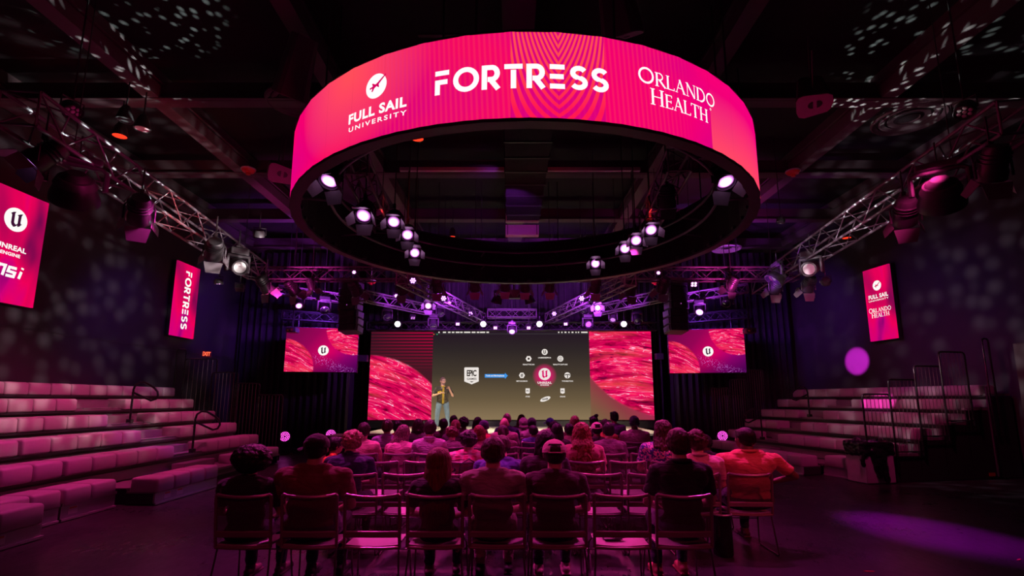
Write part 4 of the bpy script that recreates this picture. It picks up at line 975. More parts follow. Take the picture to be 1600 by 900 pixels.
# ------------------------------------------------------------------ ceiling loudspeakers
def ceil_speaker(px, py, Z, aim, L, label, sc=1.0):
    c = at_z(px, py, Z); d = (Vector(aim)-c).normalized(); q = d.to_track_quat('Z', 'Y').to_euler()
    t = thing('ceiling_speaker', label, 'speaker', c); t.scale = (sc,)*3; t.rotation_euler = q
    prof = [(-.25, .10), (-.22, .155), (-.15, .175), (.17, .13), (.235, .09), (.25, .0), (.21, -.12), (.16, -.16), (-.15, -.19), (-.22, -.16), (-.25, -.08)]
    b = MB(); A = [b.b.verts.new((x, y, 0)) for x, y in prof]; B = [b.b.verts.new((x*.72, y*.8, -L)) for x, y in prof]; nn = len(prof)
    for i in range(nn): b.b.faces.new((A[i], A[(i+1) % nn], B[(i+1) % nn], B[i]))
    b.b.faces.new(A); b.b.faces.new(list(reversed(B))); b.build('cabinet', mat('cab_brown', (.14, .09, .10, 1), .6), t)
    b = MB(); b.poly([(x*.98, y*.98, .012) for x, y in prof], thick=.01); b.build('face_plate', mat('plate_rose', (.36, .26, .28, 1), .6), t)
    for s_ in (-1, 1):
        b = MB(); b.poly([(s_*.025, -.055, .018)]+[(s_*(.025+.07*math.sin(a)), -.0+.055*-math.cos(a), .018) for a in [k_*PI/8 for k_ in range(1, 8)]]+[(s_*.025, .055, .018)], thick=.004)
        b.build('handle_slot', M_BLACK, t)
    for f_ in (.9, .3): MB().cone((0, 0, -L*f_), (0, .7, -L*f_*1.3), .014).build('hanger', M_BLACK, t)
ceil_speaker(1273, 163, 6.1, at_z(1273, 163, 6.1)+Vector((-.9, -1.7, -2.6)), .75, 'wedge ceiling speaker with a rosy end plate right of the round screen')
ceil_speaker(452, 150, 6.1, at_z(452, 150, 6.1)+Vector((-1.1, 1.2, -2.4)), .85, 'wedge ceiling speaker seen on its side upper left of the round screen')
ceil_speaker(972, 58, 6.0, at_z(972, 58, 6.0)+Vector((.6, 1.1, -2.2)), .7, 'ceiling speaker whose red end dips over the top rim of the round screen')
ceil_speaker(441, 272, 5.9, at_z(441, 272, 5.9)+Vector((1.2, -1.6, -1.2)), .6, 'rosy ceiling speaker end half hidden behind the left rim of the round screen')
t = thing('hanging_bracket', 'thin red lit frame above the top rim of the round screen, left of its middle', 'bracket', at_z(700, 55, 6.2))
MB().box((0, 0, 0), (.75, .05, .03)).build('bar', M_BEAM, t); MB().box((.36, 0, .35), (.03, .05, .7)).build('post', M_BEAM, t)
# round air vents
for px, py, Z, lb, m in ((1420, 186, 7.0, 'large round air vent in the ceiling over the right side', M_BEAM), (1135, 389, 6.9, 'round air vent lit pink beyond the right rim of the round screen', M_PALE), (460, 160, 7.0, 'round air vent behind the upper left ceiling speaker', M_BEAM)):
    c = at_z(px, py, Z); t = thing('air_vent', lb, 'vent', c); R0 = .62 if px == 1420 else .5
    for i, r_ in enumerate((1, .78, .55, .3)): MB().lathe([(R0*r_, .0), (R0*r_-.03, -.03+.02*i), (R0*r_-.10, .02), (R0*r_-.10, .05), (R0*r_, .03)], 32).build('cone_ring', m, t, True)
    MB().cone((0, 0, .02), (0, 0, .3), R0*.5, R0*.4, 24).build('neck', M_CEIL, t)
# red house lights
for px, py, on, lb in ((187, 213, G_LAMPO, 'red glowing ceiling downlight near the left truss'), (652, 217, G_LAMPO, 'red glowing downlight under the bottom rim of the round screen'), (1323, 372, G_LAMPO, 'red glowing ceiling downlight behind the right truss'),
                       (707, 370, G_LAMPO, 'small red glowing light in the far part of the round screen'), (222, 202, G_LENSP, 'bell shaped unlit downlight right of the red one by the left truss'), (195, 188, M_BLACK, 'dark bell downlight behind the red glow by the left truss')):
    Z = 6.3; c = at_z(px, py, Z); t = thing('downlight', lb, 'lamp', c); r_ = .11 if px != 707 else .07
    MB().lathe([(0, .26), (.05, .26), (.09, .18), (r_+.02, .02), (r_+.02, 0), (r_, 0), (r_, .02), (0, .02)], 22).build('shade', M_BLACK, t, True)
    MB().lathe([(0, .008), (r_, .008), (r_, .018), (0, .018)], 22).build('lens', on, t); MB().cone((0, 0, .25), (0, 0, .9), .012).build('stem', M_BLACK, t)
for px, py, lb in ((388, 267, 'small red fire sounder on the ceiling beam left of the round screen'), (1239, 270, 'small red fire sounder on the ceiling beam right of the round screen'), (580, 441, 'small red fire sounder above the left speaker stack'), (1024, 441, 'small red fire sounder above the right speaker stack')):
    c = at_z(px, py, 6.86 if py < 300 else 5.35); t = thing('fire_sounder', lb, 'alarm', c)
    MB().cone((0, 0, .04), (0, 0, .06 if py < 300 else 1.7), .01, seg=6).lathe([(0, .06), (.16, .05), (.16, .02), (0, .02)], 20).build('base', M_PALE, t); MB().lathe([(.15, .02), (.12, -.03), (.05, -.05), (.05, -.09), (0, -.09)], 20).build('red_cover', mat('red_plastic', (.65, .03, .03, 1), .4), t, True)

# exit sign on the left wall
c = at_x(322, 553, XL+.06); t = thing('exit_sign', 'small lit red exit sign on the left wall above the guard rails', 'sign', c, PI/2-.9)
MB().box((0, 0, 0), (.30, .05, .21), bev=.01).build('case', mat('sign_red_case', (.25, .02, .02, 1), .5), t)
b2 = bmesh.new(); merge(b2, fit_text('EXIT', .24, .13, .035), 0, 0); to_screen(b2, .03).build('sign_text', glow('exit_red', (1, .12, .05, 1), 1.6), t)

# ------------------------------------------------------------------ seating banks
TR, RISE = .61, .31
def cushion_me(L):
    key = 'cu%.3f' % L
    if key not in MATS:
        b = MB(); b.box((0, 0, 0), (.44, L, .25), bev=.035, seg=3)
        for v_ in b.b.verts:
            x, y, z = v_.co
            v_.co.z += -.012*(x/.22)**2*(1 if z > 0 else 0) + .010*(1-(2*y/L)**2)*(1 if z > 0 else 0)
            v_.co.x += -.030*(1 if x < 0 else 0)*(1-(2*y/L)**2*.5)*(1-((z+.02)/.12)**2)
        MATS[key] = b.mesh('seat_cushion', M_VINYL, True)
    return MATS[key]
ORD = ['lowest', 'second lowest', 'third', 'fourth', 'fifth', 'topmost']
def bank(side, O, rz, secs, y0s, y1s, aisle, word, near_end, front):
    """secs[k] = list of (y from, y to) cushions; local x grows outward"""
    sg = side; M3 = Matrix.Rotation(rz, 3, 'Z')
    for k_ in range(6):
        xf = k_*TR; zt = .45+RISE*k_; zd = zt-.20
        t = thing('bleacher_tier', '%s tier of the %s seating bank with grey pink padded cushions' % (ORD[k_], word), 'bleacher', (O[0], O[1], 0), rz)
        y0, y1 = y0s, y1s
        mb = MB()
        if k_ > 0:
            mb.box((sg*(xf+TR/2+.05), (y0+y1)/2, zd-.025), (TR-.06, y1-y0, .05)); mb.build('deck', M_DECK, t)
            MB().box((sg*(xf+.10), (y0+y1)/2, zd-.09), (.03, y1-y0, .08)).build('riser', M_BLACK, t)
            MB().box((sg*(xf+.07), (y0+y1)/2, zd-.21), (.02, y1-y0, .17)).build('riser_panel', M_DECK, t)
            MB().box((sg*(xf+.035), (y0+y1)/2, zd-.065), (.05, y1-y0, .035)).build('nosing', M_BLACK, t)
        else:
            for a, c_, kind in front:
                rec = .34 if kind == 'recessed' else 0.0
                MB().box((sg*(TR/2+.01), (a+c_)/2, zd-.02), (TR+.04, c_-a, .04)).build('deck', M_DECK, t)
                MB().box((sg*(rec+.02), (a+c_)/2, .13), (.03, c_-a-.01, .19)).build('kick_plate', M_KICK, t)
                MB().box((sg*(rec-.005), (a+c_)/2, .025), (.03, c_-a-.01, .03)).build('floor_rail', M_STEEL, t)
                for e in (a, c_): MB().box((sg*(TR/2+.03), e, zd/2), (TR-.03, .02, zd-.02)).build('end_panel', M_BLACK, t)
                if kind != 'recessed':
                    for yy in ((a+.30, a+.72) if c_-a > 1.2 else (a+.2,)):
                        MB().box((sg*(rec+.003), yy, .13), (.004, .16, .10)).build('safety_label', mat('label_white', (.6, .56, .55, 1), .5), t)
                        MB().box((sg*(rec), yy, .165), (.004, .12, .02)).build('safety_label_bar', mat('label_orange', (.55, .12, .03, 1), .5), t)
        for a, c_ in secs[k_]:
            nseg = max(1, round((c_-a)/.49)); L = (c_-a)/nseg
            me = cushion_me(round(L-.014, 3))
            for i in range(nseg):
                o = obj('seat_cushion', me, t, (sg*(xf+.21), a+L*(i+.5), zt-.125))
                if sg > 0: pass
                else: o.rotation_euler = (0, 0, PI)
        for a, c_ in aisle:
            if k_ < 5: MB().box((sg*(xf+TR-.14), (a+c_)/2, zd+.075), (.27, c_-a-.06, .15), bev=.006).build('aisle_step', M_DECK, t)
            if 0 < k_: MB().box((sg*(xf+.085), (a+c_)/2, zd+.003), (.03, c_-a-.06, .008)).build('step_nosing', M_STEEL, t)
def ycol(px, X, Z):
    d = 800*X/(px-800); return (d-(Z-EYE)*ST)/CT
LX = -6.2
def ly(px, k_): return ycol(px, LX-k_*TR, .45+RISE*k_)
secsL = [[(4.6, ly(97, 0)), (ly(101, 0), ly(183, 0)), (11.9, 14.0)],
         [(4.6, ly(100, 1)), (ly(104, 1), ly(273, 1)), (ly(322, 1), 14.1)],
         [(4.6, ly(31, 2)), (ly(35, 2), ly(222, 2)), (ly(282, 2), 14.1)],
         [(5.2, ly(170, 3)), (ly(242, 3), 14.1)],
         [(5.6, ly(122, 4)), (ly(196, 4), 14.1)],
         [(5.6, 14.2)]]
aL = ((ly(222, 2)+.05, ly(282, 2)-.05),)
bank(-1, (LX, 0), 0, secsL, 4.6, 14.1, aL, 'left', None,
     [(4.6, secsL[0][0][1], 'flush'), (secsL[0][0][1]+.03, secsL[0][1][1]+.02, 'flush'), (secsL[0][1][1]+.3, 14.05, 'recessed')])
RO, RA = Vector((7.2, 10.75)), math.radians(11)
secsR = [[(.0, 1.1), (4.4, 5.6)], [(.0, 3.4), (4.4, 5.65)], [(.0, 3.3), (4.2, 5.7)], [(.1, 3.2), (4.1, 5.75)], [(.1, 2.9), (3.8, 5.8)], [(.1, 5.85)]]
TR = .65
bank(1, RO, RA, secsR, 0, 5.7, ((3.3, 4.15),), 'right', None, [(0, 1.15, 'flush'), (1.18, 5.6, 'recessed')])
def bench(O, rz, sg, x0_, a, c_, label):
    t = thing('front_bench', label, 'bench', (O[0], O[1], 0), rz); n_ = max(1, round((c_-a)/.48)); L = (c_-a)/n_
    for i in range(n_): obj('seat_cushion', cushion_me(round(L-.014, 3)), t, (sg*(x0_+.21), a+L*(i+.5), .43-.125), (0, 0, PI if sg < 0 else 0))
    MB().box((sg*(x0_+.25), (a+c_)/2, .19), (.44, c_-a, .03)).build('deck', M_DECK, t); MB().box((sg*(x0_+.02), (a+c_)/2, .105), (.03, c_-a, .15)).build('kick_plate', M_KICK, t)
    MB().box((sg*(x0_-.01), (a+c_)/2, .025), (.03, c_-a+.02, .03)).build('floor_rail', M_STEEL, t)
    for e in (a, c_): MB().box((sg*(x0_+.25), e, .10), (.43, .02, .17)).build('end_panel', M_BLACK, t)
    for yy in (a+.30, a+.62): MB().box((sg*(x0_+.003), yy, .11), (.004, .17, .09)).build('safety_label', mat('label_white', (.6, .56, .55, 1), .5), t); MB().box((sg*(x0_), yy, .145), (.004, .13, .02)).build('safety_label_bar', mat('label_orange', (.55, .12, .03, 1), .5), t)
bench((LX, 0), 0, -1, -.49, 5.4, 6.56, 'low cushioned bench pulled out before the left bank at the picture edge')
bench((LX, 0), 0, -1, -.49, 8.56, 10.3, 'low cushioned bench pulled out before the left bank near its aisle')
bench(RO, RA, 1, -.5, 1.2, 3.0, 'low cushioned bench pulled out before the right bank left of the bin')

def handrail(loc, rz, label, flip=1):
    t = thing('handrail', label, 'handrail', loc, rz)
    pts = [(0, 0, .04), (0, 0, .70), (flip*.03, 0, .80), (flip*.12, 0, .86), (flip*.24, 0, .85), (flip*.44, 0, .74), (flip*.52, 0, .66), (flip*.54, 0, .58), (flip*.50, 0, .50), (flip*.40, 0, .47), (flip*.05, 0, .62), (0, 0, .64)]
    MB().tube(pts, .022, 10).build('rail', M_RAILP, t, True); MB().box((0, 0, .04), (.10, .10, .08), bev=.01).build('foot_clamp', M_RAILP, t)
yh = (aL[0][0]+aL[0][1])/2
handrail((LX-3*TR+.02, yh, .45+RISE*3-.2), 0, 'black looped handrail in the left bank aisle, the higher of two')
handrail((LX-1*TR+.05, yh+.1, .45+RISE*1-.2), 0, 'black looped handrail in the left bank aisle, the lower of two')
Mr = Matrix.Rotation(RA, 3, 'Z')
def rw(x, y, z=0): p = Mr @ Vector((x, y, 0)); return Vector((RO.x+p.x, RO.y+p.y, z))
handrail(rw(3*TR+.1, 3.8, .45+RISE*3-.2), RA, 'black looped handrail in the right bank aisle, the higher of two', -1)
handrail(rw(1*TR-.02, 4.0, .45+RISE-.2), RA, 'black looped handrail in the right bank aisle, the lower of two', -1)
def guard(loc, rz, w, h, label, nb=6, bars=True):
    t = thing('guard_rail', label, 'railing', loc, rz); r = .06
    MB().tube([(-w/2, 0, 0), (-w/2, 0, h-r), (-w/2+.02, 0, h-.02), (-w/2+r, 0, h), (w/2-r, 0, h), (w/2-.02, 0, h-.02), (w/2, 0, h-r), (w/2, 0, 0)], .019, 10).build('frame', M_RAILP, t, True)
    if bars:
        MB().cone((-w/2, 0, .1), (w/2, 0, .1), .012).build('bottom_bar', M_RAILP, t)
        for i in range(nb): MB().cone((-w/2+w*(i+1)/(nb+1), 0, .1), (-w/2+w*(i+1)/(nb+1), 0, h-.01), .006, seg=6).build('bar', mat('rail_bar', (.16, .13, .13, 1), .35, .5), t)
for i, (pa, pb, py) in enumerate(((404, 442, 617), (368, 406, 599), (332, 372, 582), (290, 340, 561))):
    a = at_y(pa, py, 14.25+.03*i); c_ = at_y(pb, py, 14.25+.03*i); zb = .05+RISE*i
    guard(((a.x+c_.x)/2, a.y, zb), 0, c_.x-a.x, a.z-zb, '%s of the barred guard rails closing the far end of the left bank' % ('lowest', 'second lowest', 'third', 'tallest placed')[i])
a = at_y(290, 546, 14.5); guard((a.x-.1, 14.5, 1.8), 0, .26, a.z-1.8, 'narrow rail loop against the left wall at the bank top', 0, False)
for i, (pa, pb, py) in enumerate(((1347, 1400, 616), (1388, 1443, 593), (1430, 1485, 572), (1471, 1523, 550))):
    x = (i+.5)*TR+.02; p = rw(x, -.06-.03*i)
    top = at_y((pa+pb)/2, py, p.y).z; zb = .20+RISE*i
    guard((p.x, p.y, zb), RA, TR+.03, top-zb, '%s of the barred guard rails at the near end of the right bank' % ('lowest', 'second lowest', 'third', 'topmost')[i])
p = rw(5.1*TR, -.1); guard((p.x, p.y, .9), RA, .17, at_y(1522, 529, p.y).z-.9, 'narrow tall rail loop at the near end of the right bank top', 0, False)
for i, (pa, pb, py) in enumerate(((1157, 1186, 606), (1180, 1213, 593), (1208, 1240, 578))):
    x = (i+1.0)*TR; p = rw(x, 5.9); top = at_y((pa+pb)/2, py, p.y).z
    guard((p.x, p.y, .25+RISE*i), RA, TR*.9, top-.25-RISE*i, '%s of the dim barred rails at the far end of the right bank' % ('lowest', 'middle', 'highest')[i])
a = at_y(1143, 618, 17.2); guard((a.x, 17.2, 0), 0, .62, a.z, 'free standing dim barred rail in front of the right curtain')
# black skirt boards and flats at the near end of the right bank
t = thing('bank_skirt', 'black skirt boards covering the near end below the right bank', 'panel', (RO.x, RO.y, 0), RA)
for i in range(1, 6): MB().box((i*TR+TR/2, -.02, (.2+RISE*i)/2), (TR-.01, .03, .2+RISE*i-.03)).build('skirt_board', M_BLACK, t)
MB().box((5*TR-.03, -.05, 1.0), (.03, .03, 1.9)).build('edge_cord', mat('cord_dark', (.07, .06, .07, 1), .6), t)
MB().box((3.05, -.05, .10), (.16, .008, .07)).build('red_label', mat('label_red', (.5, .04, .02, 1), .5), t)
p = at_y(1590, 640, 9.2)
t = thing('standing_flat', 'tall dark flat panel leaning by the right edge of the picture', 'panel', (10.66, 10.3, 0), -1.0)
MB().box((0, 0, 1.42), (.8, .04, 2.8), rx=-.03).build('board', mat('flat_brown', (.06, .05, .045, 1), .5), t)

# bin with black bag
c = at_z(1360, 752, 0); t = thing('waste_bin', 'white box bin draped with a black plastic bag before the right bank', 'bin', (c.x-.05, c.y-.12, 0), .15)
b = MB(); b.box((0, 0, .40), (.66, .5, .78), bev=.015); b.build('box', mat('bin_white', (.62, .50, .53, 1), .6), t)
b = MB(); b.box((0, 0, .68), (.74, .56, .30), bev=.06, seg=4); b.cap((-.12, -.25, .62), .10, (-.06, -.27, .16), .06); b.cap((.02, -.25, .6), .10, (.10, -.28, .08), .05); b.ell((.22, -.08, .80), .10); b.ell((-.2, .0, .81), .12); b.cap((-.33, -.2, .6), .06, (-.35, -.22, .35), .04)
me = remesh(b, 'bag', mat('bag_black', (.012, .012, .014, 1), .22, 0, .2, 30, .3), .018, 3, lambda c_: .022*noise.noise(c_*9)+.012*noise.noise(c_*24))
obj('bag', me, t)
# ------------------------------------------------------------------ chairs
def chair_meshes():
    D = {}
    w = .235
    def cv(x, z): return -.035*(1-(x/w)**2)*((z-.44)/.40) - .05*((z-.44)/.4)
    b = MB(); P_ = [(-w, cv(-w, z), z) for z in (.42, .52, .66, .78, .83)] + [(-w+.002, cv(-w, .852), .852), (-w+.012, cv(-w, .86), .860)] + [(x, cv(x, .855), .858-.016*math.cos(x/w*PI/2)) for x in (-.18, -.12, -.06, 0, .06, .12, .18)] + [(w-.012, cv(w, .86), .860), (w-.002, cv(w, .852), .852)] + [(w, cv(w, z), z) for z in (.83, .78, .66, .52, .42)]
    b.tube(P_, .0145, 8)
    for dz in (-.016, -.008, .0, .008, .016): b.tube([(x, cv(x, .53+dz)-.002, .53+dz) for x in (-w, -.15, -.07, 0, .07, .15, w)], .012, 8)
    b.tube([(-w, -.0, .42), (-.1, -.012, .415), (.1, -.012, .415), (w, -.0, .42)], .013, 8)
    D['back_frame'] = b.mesh('back_frame', M_CFRAME, True)
    b = bmesh.new(); g = []
    for i in range(9):
        z = .545+(.835-.545)*i/8; g.append([b.verts.new((x, cv(x, z), z)) for x in [(-1+2*j/10)*(w-.008) for j in range(11)]])
    for i in range(8):
        for j in range(10): b.faces.new((g[i][j], g[i][j+1], g[i+1][j+1], g[i+1][j]))
    mb = MB(); mb.b.free(); mb.b = b; D['back_mesh'] = mb.mesh('back_mesh', M_CMESH, True)
    b = bmesh.new(); g = []; g2 = []
    for i in range(9):
        y = .0+.45*i/8; r_, r2 = [], []
        for j in range(9):
            x = (-1+j/4)*.225*(1-.12*(1-min(1, (8-i)/1.5))); z = .445-.014*(1-(x/.225)**2)-(.02*((i-6)/2)**2 if i > 6 else 0)
            r_.append(b.verts.new((x, y, z))); r2.append(b.verts.new((x*.97, y*.98+.004, z-.022)))
        g.append(r_); g2.append(r2)
    for i in range(8):
        for j in range(8):
            b.faces.new((g[i][j], g[i][j+1], g[i+1][j+1], g[i+1][j])); b.faces.new((g2[i][j], g2[i+1][j], g2[i+1][j+1], g2[i][j+1]))
    for i in range(8):
        for j in (0, 8): b.faces.new((g[i][j], g[i+1][j], g2[i+1][j], g2[i][j])); b.faces.new((g[j][i], g[j][i+1], g2[j][i+1], g2[j][i]))
    mb = MB(); mb.b.free(); mb.b = b; D['seat'] = mb.mesh('seat', M_CSEAT, True)
    for s in (-1, 1):
        D['leg%d' % s] = MB().tube([(s*.20, .05, .42), (s*.225, .02, .40), (s*.25, -.05, .03), (s*.25, -.03, .011), (s*.25, .0, .010), (s*.25, .44, .010), (s*.25, .47, .02), (s*.235, .42, .36), (s*.20, .37, .415)], .0085, 8).mesh('sled_leg', M_CLEG, True)
    D['brace'] = MB().cone((-.235, .40, .30), (.235, .40, .30), .006, seg=6).cone((-.2, .05, .415), (.2, .05, .415), .008, seg=6).cone((-.2, .37, .41), (.2, .37, .41), .008, seg=6).mesh('brace', M_CLEG)
    return D
CH = chair_meshes()
ROWS = {1: 4.63, 2: 5.9, 3: 7.05, 4: 8.07, 5: 9.1, 6: 10.2, 7: 11.25, 8: 12.3, 9: 13.3, 2.3: 5.95}
def xcol(px, Y, Z=.8): return (px-800)/800*(Y*CT+(Z-EYE)*ST)
def chair(px, row, label, rz=0, group=None, Y=None):
    Y = Y or ROWS[row]
    t = thing('stacking_chair', label, 'chair', (xcol(px, Y), Y, 0), rz, group)
    for k_, me in CH.items(): obj(me.name.split('.')[0], me, t)
    return t

# ------------------------------------------------------------------ people
SKINS = {'light': (.62, .36, .27, 1), 'mid': (.45, .25, .18, 1), 'brown': (.20, .10, .07, 1), 'dark': (.09, .045, .032, 1)}
def skin(k_):
    nm = 'skin_'+k_
    if nm in MATS: return MATS[nm]
    n = NT(nm); v_ = n.coord(); c_ = SKINS[k_]
    n.put(n.p.inputs['Base Color'], n.mix(n.noise(v_, 14, 3), tuple(x*.88 for x in c_[:3])+(1,), tuple(min(1, x*1.1) for x in c_[:3])+(1,)))
    n.p.inputs['Roughness'].default_value = .5; n.p.inputs['Subsurface Weight'].default_value = .08; n.p.inputs['Subsurface Radius'].default_value = (.02, .008, .004)
    n.bump(n.noise(v_, 180, 2), .15, .002); MATS[nm] = n.m; return n.m
def hand(b, wr, d, up, side, curl, r=1.0):
    """palm and five fingers growing from the wrist"""
    wr = Vector(wr); d = Vector(d).normalized(); up = Vector(up); up = (up-d*up.dot(d)).normalized(); lat = d.cross(up).normalized()*side
    pc = wr+d*.05*r
    b.cap(wr, .026*r, wr+d*.03*r, .030*r, sub=1)
    for o_ in (-.022, 0, .022): b.cap(wr+d*.02*r+lat*o_*r*.7, .017*r, wr+d*.088*r+lat*o_*r, .0125*r, sub=1)
    for j, (o_, L) in enumerate(((-.031, .062), (-.0105, .078), (.0105, .084), (.031, .074))):
        p0 = wr+d*.088*r+lat*o_*r; a = 0; p = p0; rr = .0088*r
        for s_ in range(3):
            a += math.radians(curl*(.8+.1*s_)); dd = (d*math.cos(a)-up*math.sin(a)).normalized(); q = p+dd*L*r*(.45, .32, .23)[s_]
            b.cap(p, rr, q, rr*.9, sub=1); p = q; rr *= .93
    p = wr+d*.025*r+lat*.026*r; dd = (d*.55+lat*.75-up*.25).normalized(); q = p+dd*.045*r; b.cap(p, .0125*r, q, .0105*r, sub=1)
    dd = (d*.85+lat*.3-up*.3).normalized(); b.cap(q, .0102*r, q+dd*.032*r, .0088*r, sub=1)
HS = 1.10
def head_prims(b, hc, M, ears=True):
    M = M @ Matrix.Scale(HS, 3)
    def T(p): return hc + M @ Vector(p)
    M4 = M.to_4x4()
    b.ell(T((0, -.012, .018)), (.074, .092, .092), M4, 3); b.ell(T((0, .02, -.035)), (.058, .068, .075), M4, 3)
    b.ell(T((0, .035, -.080)), (.040, .042, .030), M4, 2)
    b.cap(T((-.028, .078, .012)), .010, T((.028, .078, .012)), .010); b.cap(T((0, .082, .005)), .009, T((0, .104, -.030)), .013)
    b.ell(T((.013, .094, -.034)), .009); b.ell(T((-.013, .094, -.034)), .009)
    b.cap(T((-.018, .083, -.058)), .007, T((.018, .083, -.058)), .007); b.cap(T((-.014, .081, -.069)), .008, T((.014, .081, -.069)), .008)
    b.cap(T((-.03, .066, -.02)), .02, T((-.045, .05, -.03)), .018); b.cap(T((.03, .066, -.02)), .02, T((.045, .05, -.03)), .018)
    if ears:
        for s_ in (-1, 1):
            b.ell(T((s_*.079, -.005, -.010)), (.009, .019, .031), (M @ Matrix.Rotation(s_*.35, 3, 'Z')).to_4x4(), 2); b.ell(T((s_*.076, .002, -.030)), (.008, .010, .012), M4, 1)
def seated(pose, bw, yaw, tilt, nod, vox):
    """returns dict of meshes for a seated figure; hips at origin x, seat top z=.455, facing +Y"""
    lean = {'lap': 0.02, 'slump': -.02, 'forward': .14, 'phone': .07, 'akimbo': .02, 'crossed': .0}[pose]
    H = Vector((0, .14, .56)); Nk = Vector((0, .10+lean, 1.075)); sw = .185*bw
    Ch = Vector((0, .11+lean*.7, .90)); St = Vector((0, .12+lean*.3, .72))
    hc = Nk + Vector((0, .035+lean*.35, .155)); M = Matrix.Rotation(yaw, 3, 'Z') @ Matrix.Rotation(-nod, 3, 'X') @ Matrix.Rotation(tilt, 3, 'Y')
    b = MB(); head_prims(b, hc, M)
    b.cap(Nk+Vector((0, 0, -.03)), .062*(.6+.4*bw), hc+M @ Vector((0, -.02, -.05)), .056)
    tw = .14*bw
    def torso(b, g, neck=True):
        b.ell(H, ((.155*bw+g), .125*bw+g, .12+g), sub=3); b.ell(St, (.14*bw*1.02+g, .105*bw+g, .15+g), sub=3); b.ell(Ch, (.158*bw+g, .108*bw+g, .16+g), sub=3)
        b.cap(Vector((-sw*.80, Nk.y, 1.005)), .058+g, Vector((sw*.80, Nk.y, 1.005)), .058+g, 2)
        b.cap(Vector((-sw*.42, Nk.y-.012, 1.035)), .045*bw+g, Vector((sw*.42, Nk.y-.012, 1.035)), .045*bw+g)
        for s_ in (-1, 1): b.ell(Vector((s_*sw*.55, Ch.y-.035, .95)), (.085*bw+g, .07+g, .11+g), sub=2)
        if neck: b.cap(Nk+Vector((0, -.004, -.06)), .07+g*.6, Nk+Vector((0, .0, -.004)), .060+g*.5)
    torso(b, 0)
    A = {'lap': ((.255, .20, .72), (.13, .42, .635)), 'slump': ((.25, .19, .71), (.10, .38, .64)), 'forward': ((.24, .34, .74), (.09, .52, .70)),
         'phone': ((.235, .24, .74), (.07, .45, .80)), 'akimbo': ((.34, .10, .75), (.20, .30, .66)), 'crossed': ((.25, .22, .76), (-.06, .33, .80))}[pose]
    joints = []
    for s_ in (-1, 1):
        sh = Vector((s_*sw, Nk.y, .995)); el = Vector((s_*A[0][0]*(.55+.45*bw), A[0][1], A[0][2])); wr = Vector((s_*A[1][0], A[1][1]+(.03 if pose == 'crossed' and s_ > 0 else 0), A[1][2]))
        if pose == 'akimbo' and s_ < 0: el = Vector((-.26*bw, .2, .72)); wr = Vector((-.13, .42, .64))
        if pose == 'akimbo' and s_ > 0: el = Vector((.46, .12, .80)); wr = Vector((.25, .26, .70))
        joints.append((sh, el, wr))
        b.cap(sh, .050*(.5+.5*bw), el, .038*(.6+.4*bw)); b.cap(el, .038*(.6+.4*bw), wr, .026); d = (wr-el).normalized()
        hand(b, wr, d+Vector((0, .2, -.15)), (0, 0, 1), -s_, 22)
        hp = Vector((s_*.09*bw, .16, .545)); kn = Vector((s_*.13, .56, .53)); an = Vector((s_*.12, .58 if s_ > 0 else .52, .10))
        b.cap(hp, .082*bw, kn, .055*(.7+.3*bw)); b.cap(kn, .055, Vector((s_*.125, .56, .34)), .052); b.cap(Vector((s_*.125, .56, .34)), .052, an, .034); b.cap(an, .036, an+Vector((0, .10, -.06)), .028)
    D = {'body': remesh(b, 'body', None, vox, 3)}
    b = MB(); torso(b, .012)
    for sh, el, wr in joints:
        e = sh+(el-sh)*.72; b.ell(sh, .050*(.5+.5*bw)+.016); b.cone(sh, e, .050*(.5+.5*bw)+.016, .043*(.6+.4*bw)+.018, 16)
    fold = lambda c_: .006*noise.noise(Vector((c_.x*6, c_.y*6, c_.z*13)))+.004*noise.noise(Vector((c_.x*17+c_.z*9, c_.y*12, c_.z*11)))
    D['shirt'] = remesh(b, 'shirt', None, vox*1.15, 3, fold)
    b = MB(); b.ell(H+Vector((0, 0, -.015)), (.160*bw+.012, .13*bw+.012, .11), sub=3)
    for s_ in (-1, 1):
        hp = Vector((s_*.09*bw, .16, .545)); kn = Vector((s_*.13, .56, .53)); an = Vector((s_*.12, .58 if s_ > 0 else .52, .13))
        b.cap(hp, .082*bw+.012, kn, .068*(.7+.3*bw)); b.cap(kn, .067, an, .048)
    D['trousers'] = remesh(b, 'trousers', None, vox*1.3, 3, fold)
    for s_ in (-1, 1):
        a = Vector((s_*.12, .58 if s_ > 0 else .52, .0)); b = MB(); b.cap(a+Vector((0, -.035, .045)), .040, a+Vector((0, .07, .04)), .042); b.cap(a+Vector((0, .07, .04)), .042, a+Vector((s_*.01, .17, .032)), .034); b.cap(a+Vector((0, 0, .05)), .045, a+Vector((0, 0, .10)), .042)
        b.box(a+Vector((0, .06, .008)), (.085, .27, .016), bev=.006); D['shoe%d' % s_] = remesh(b, 'shoe', None, vox*1.0, 2)
    return D, hc, M
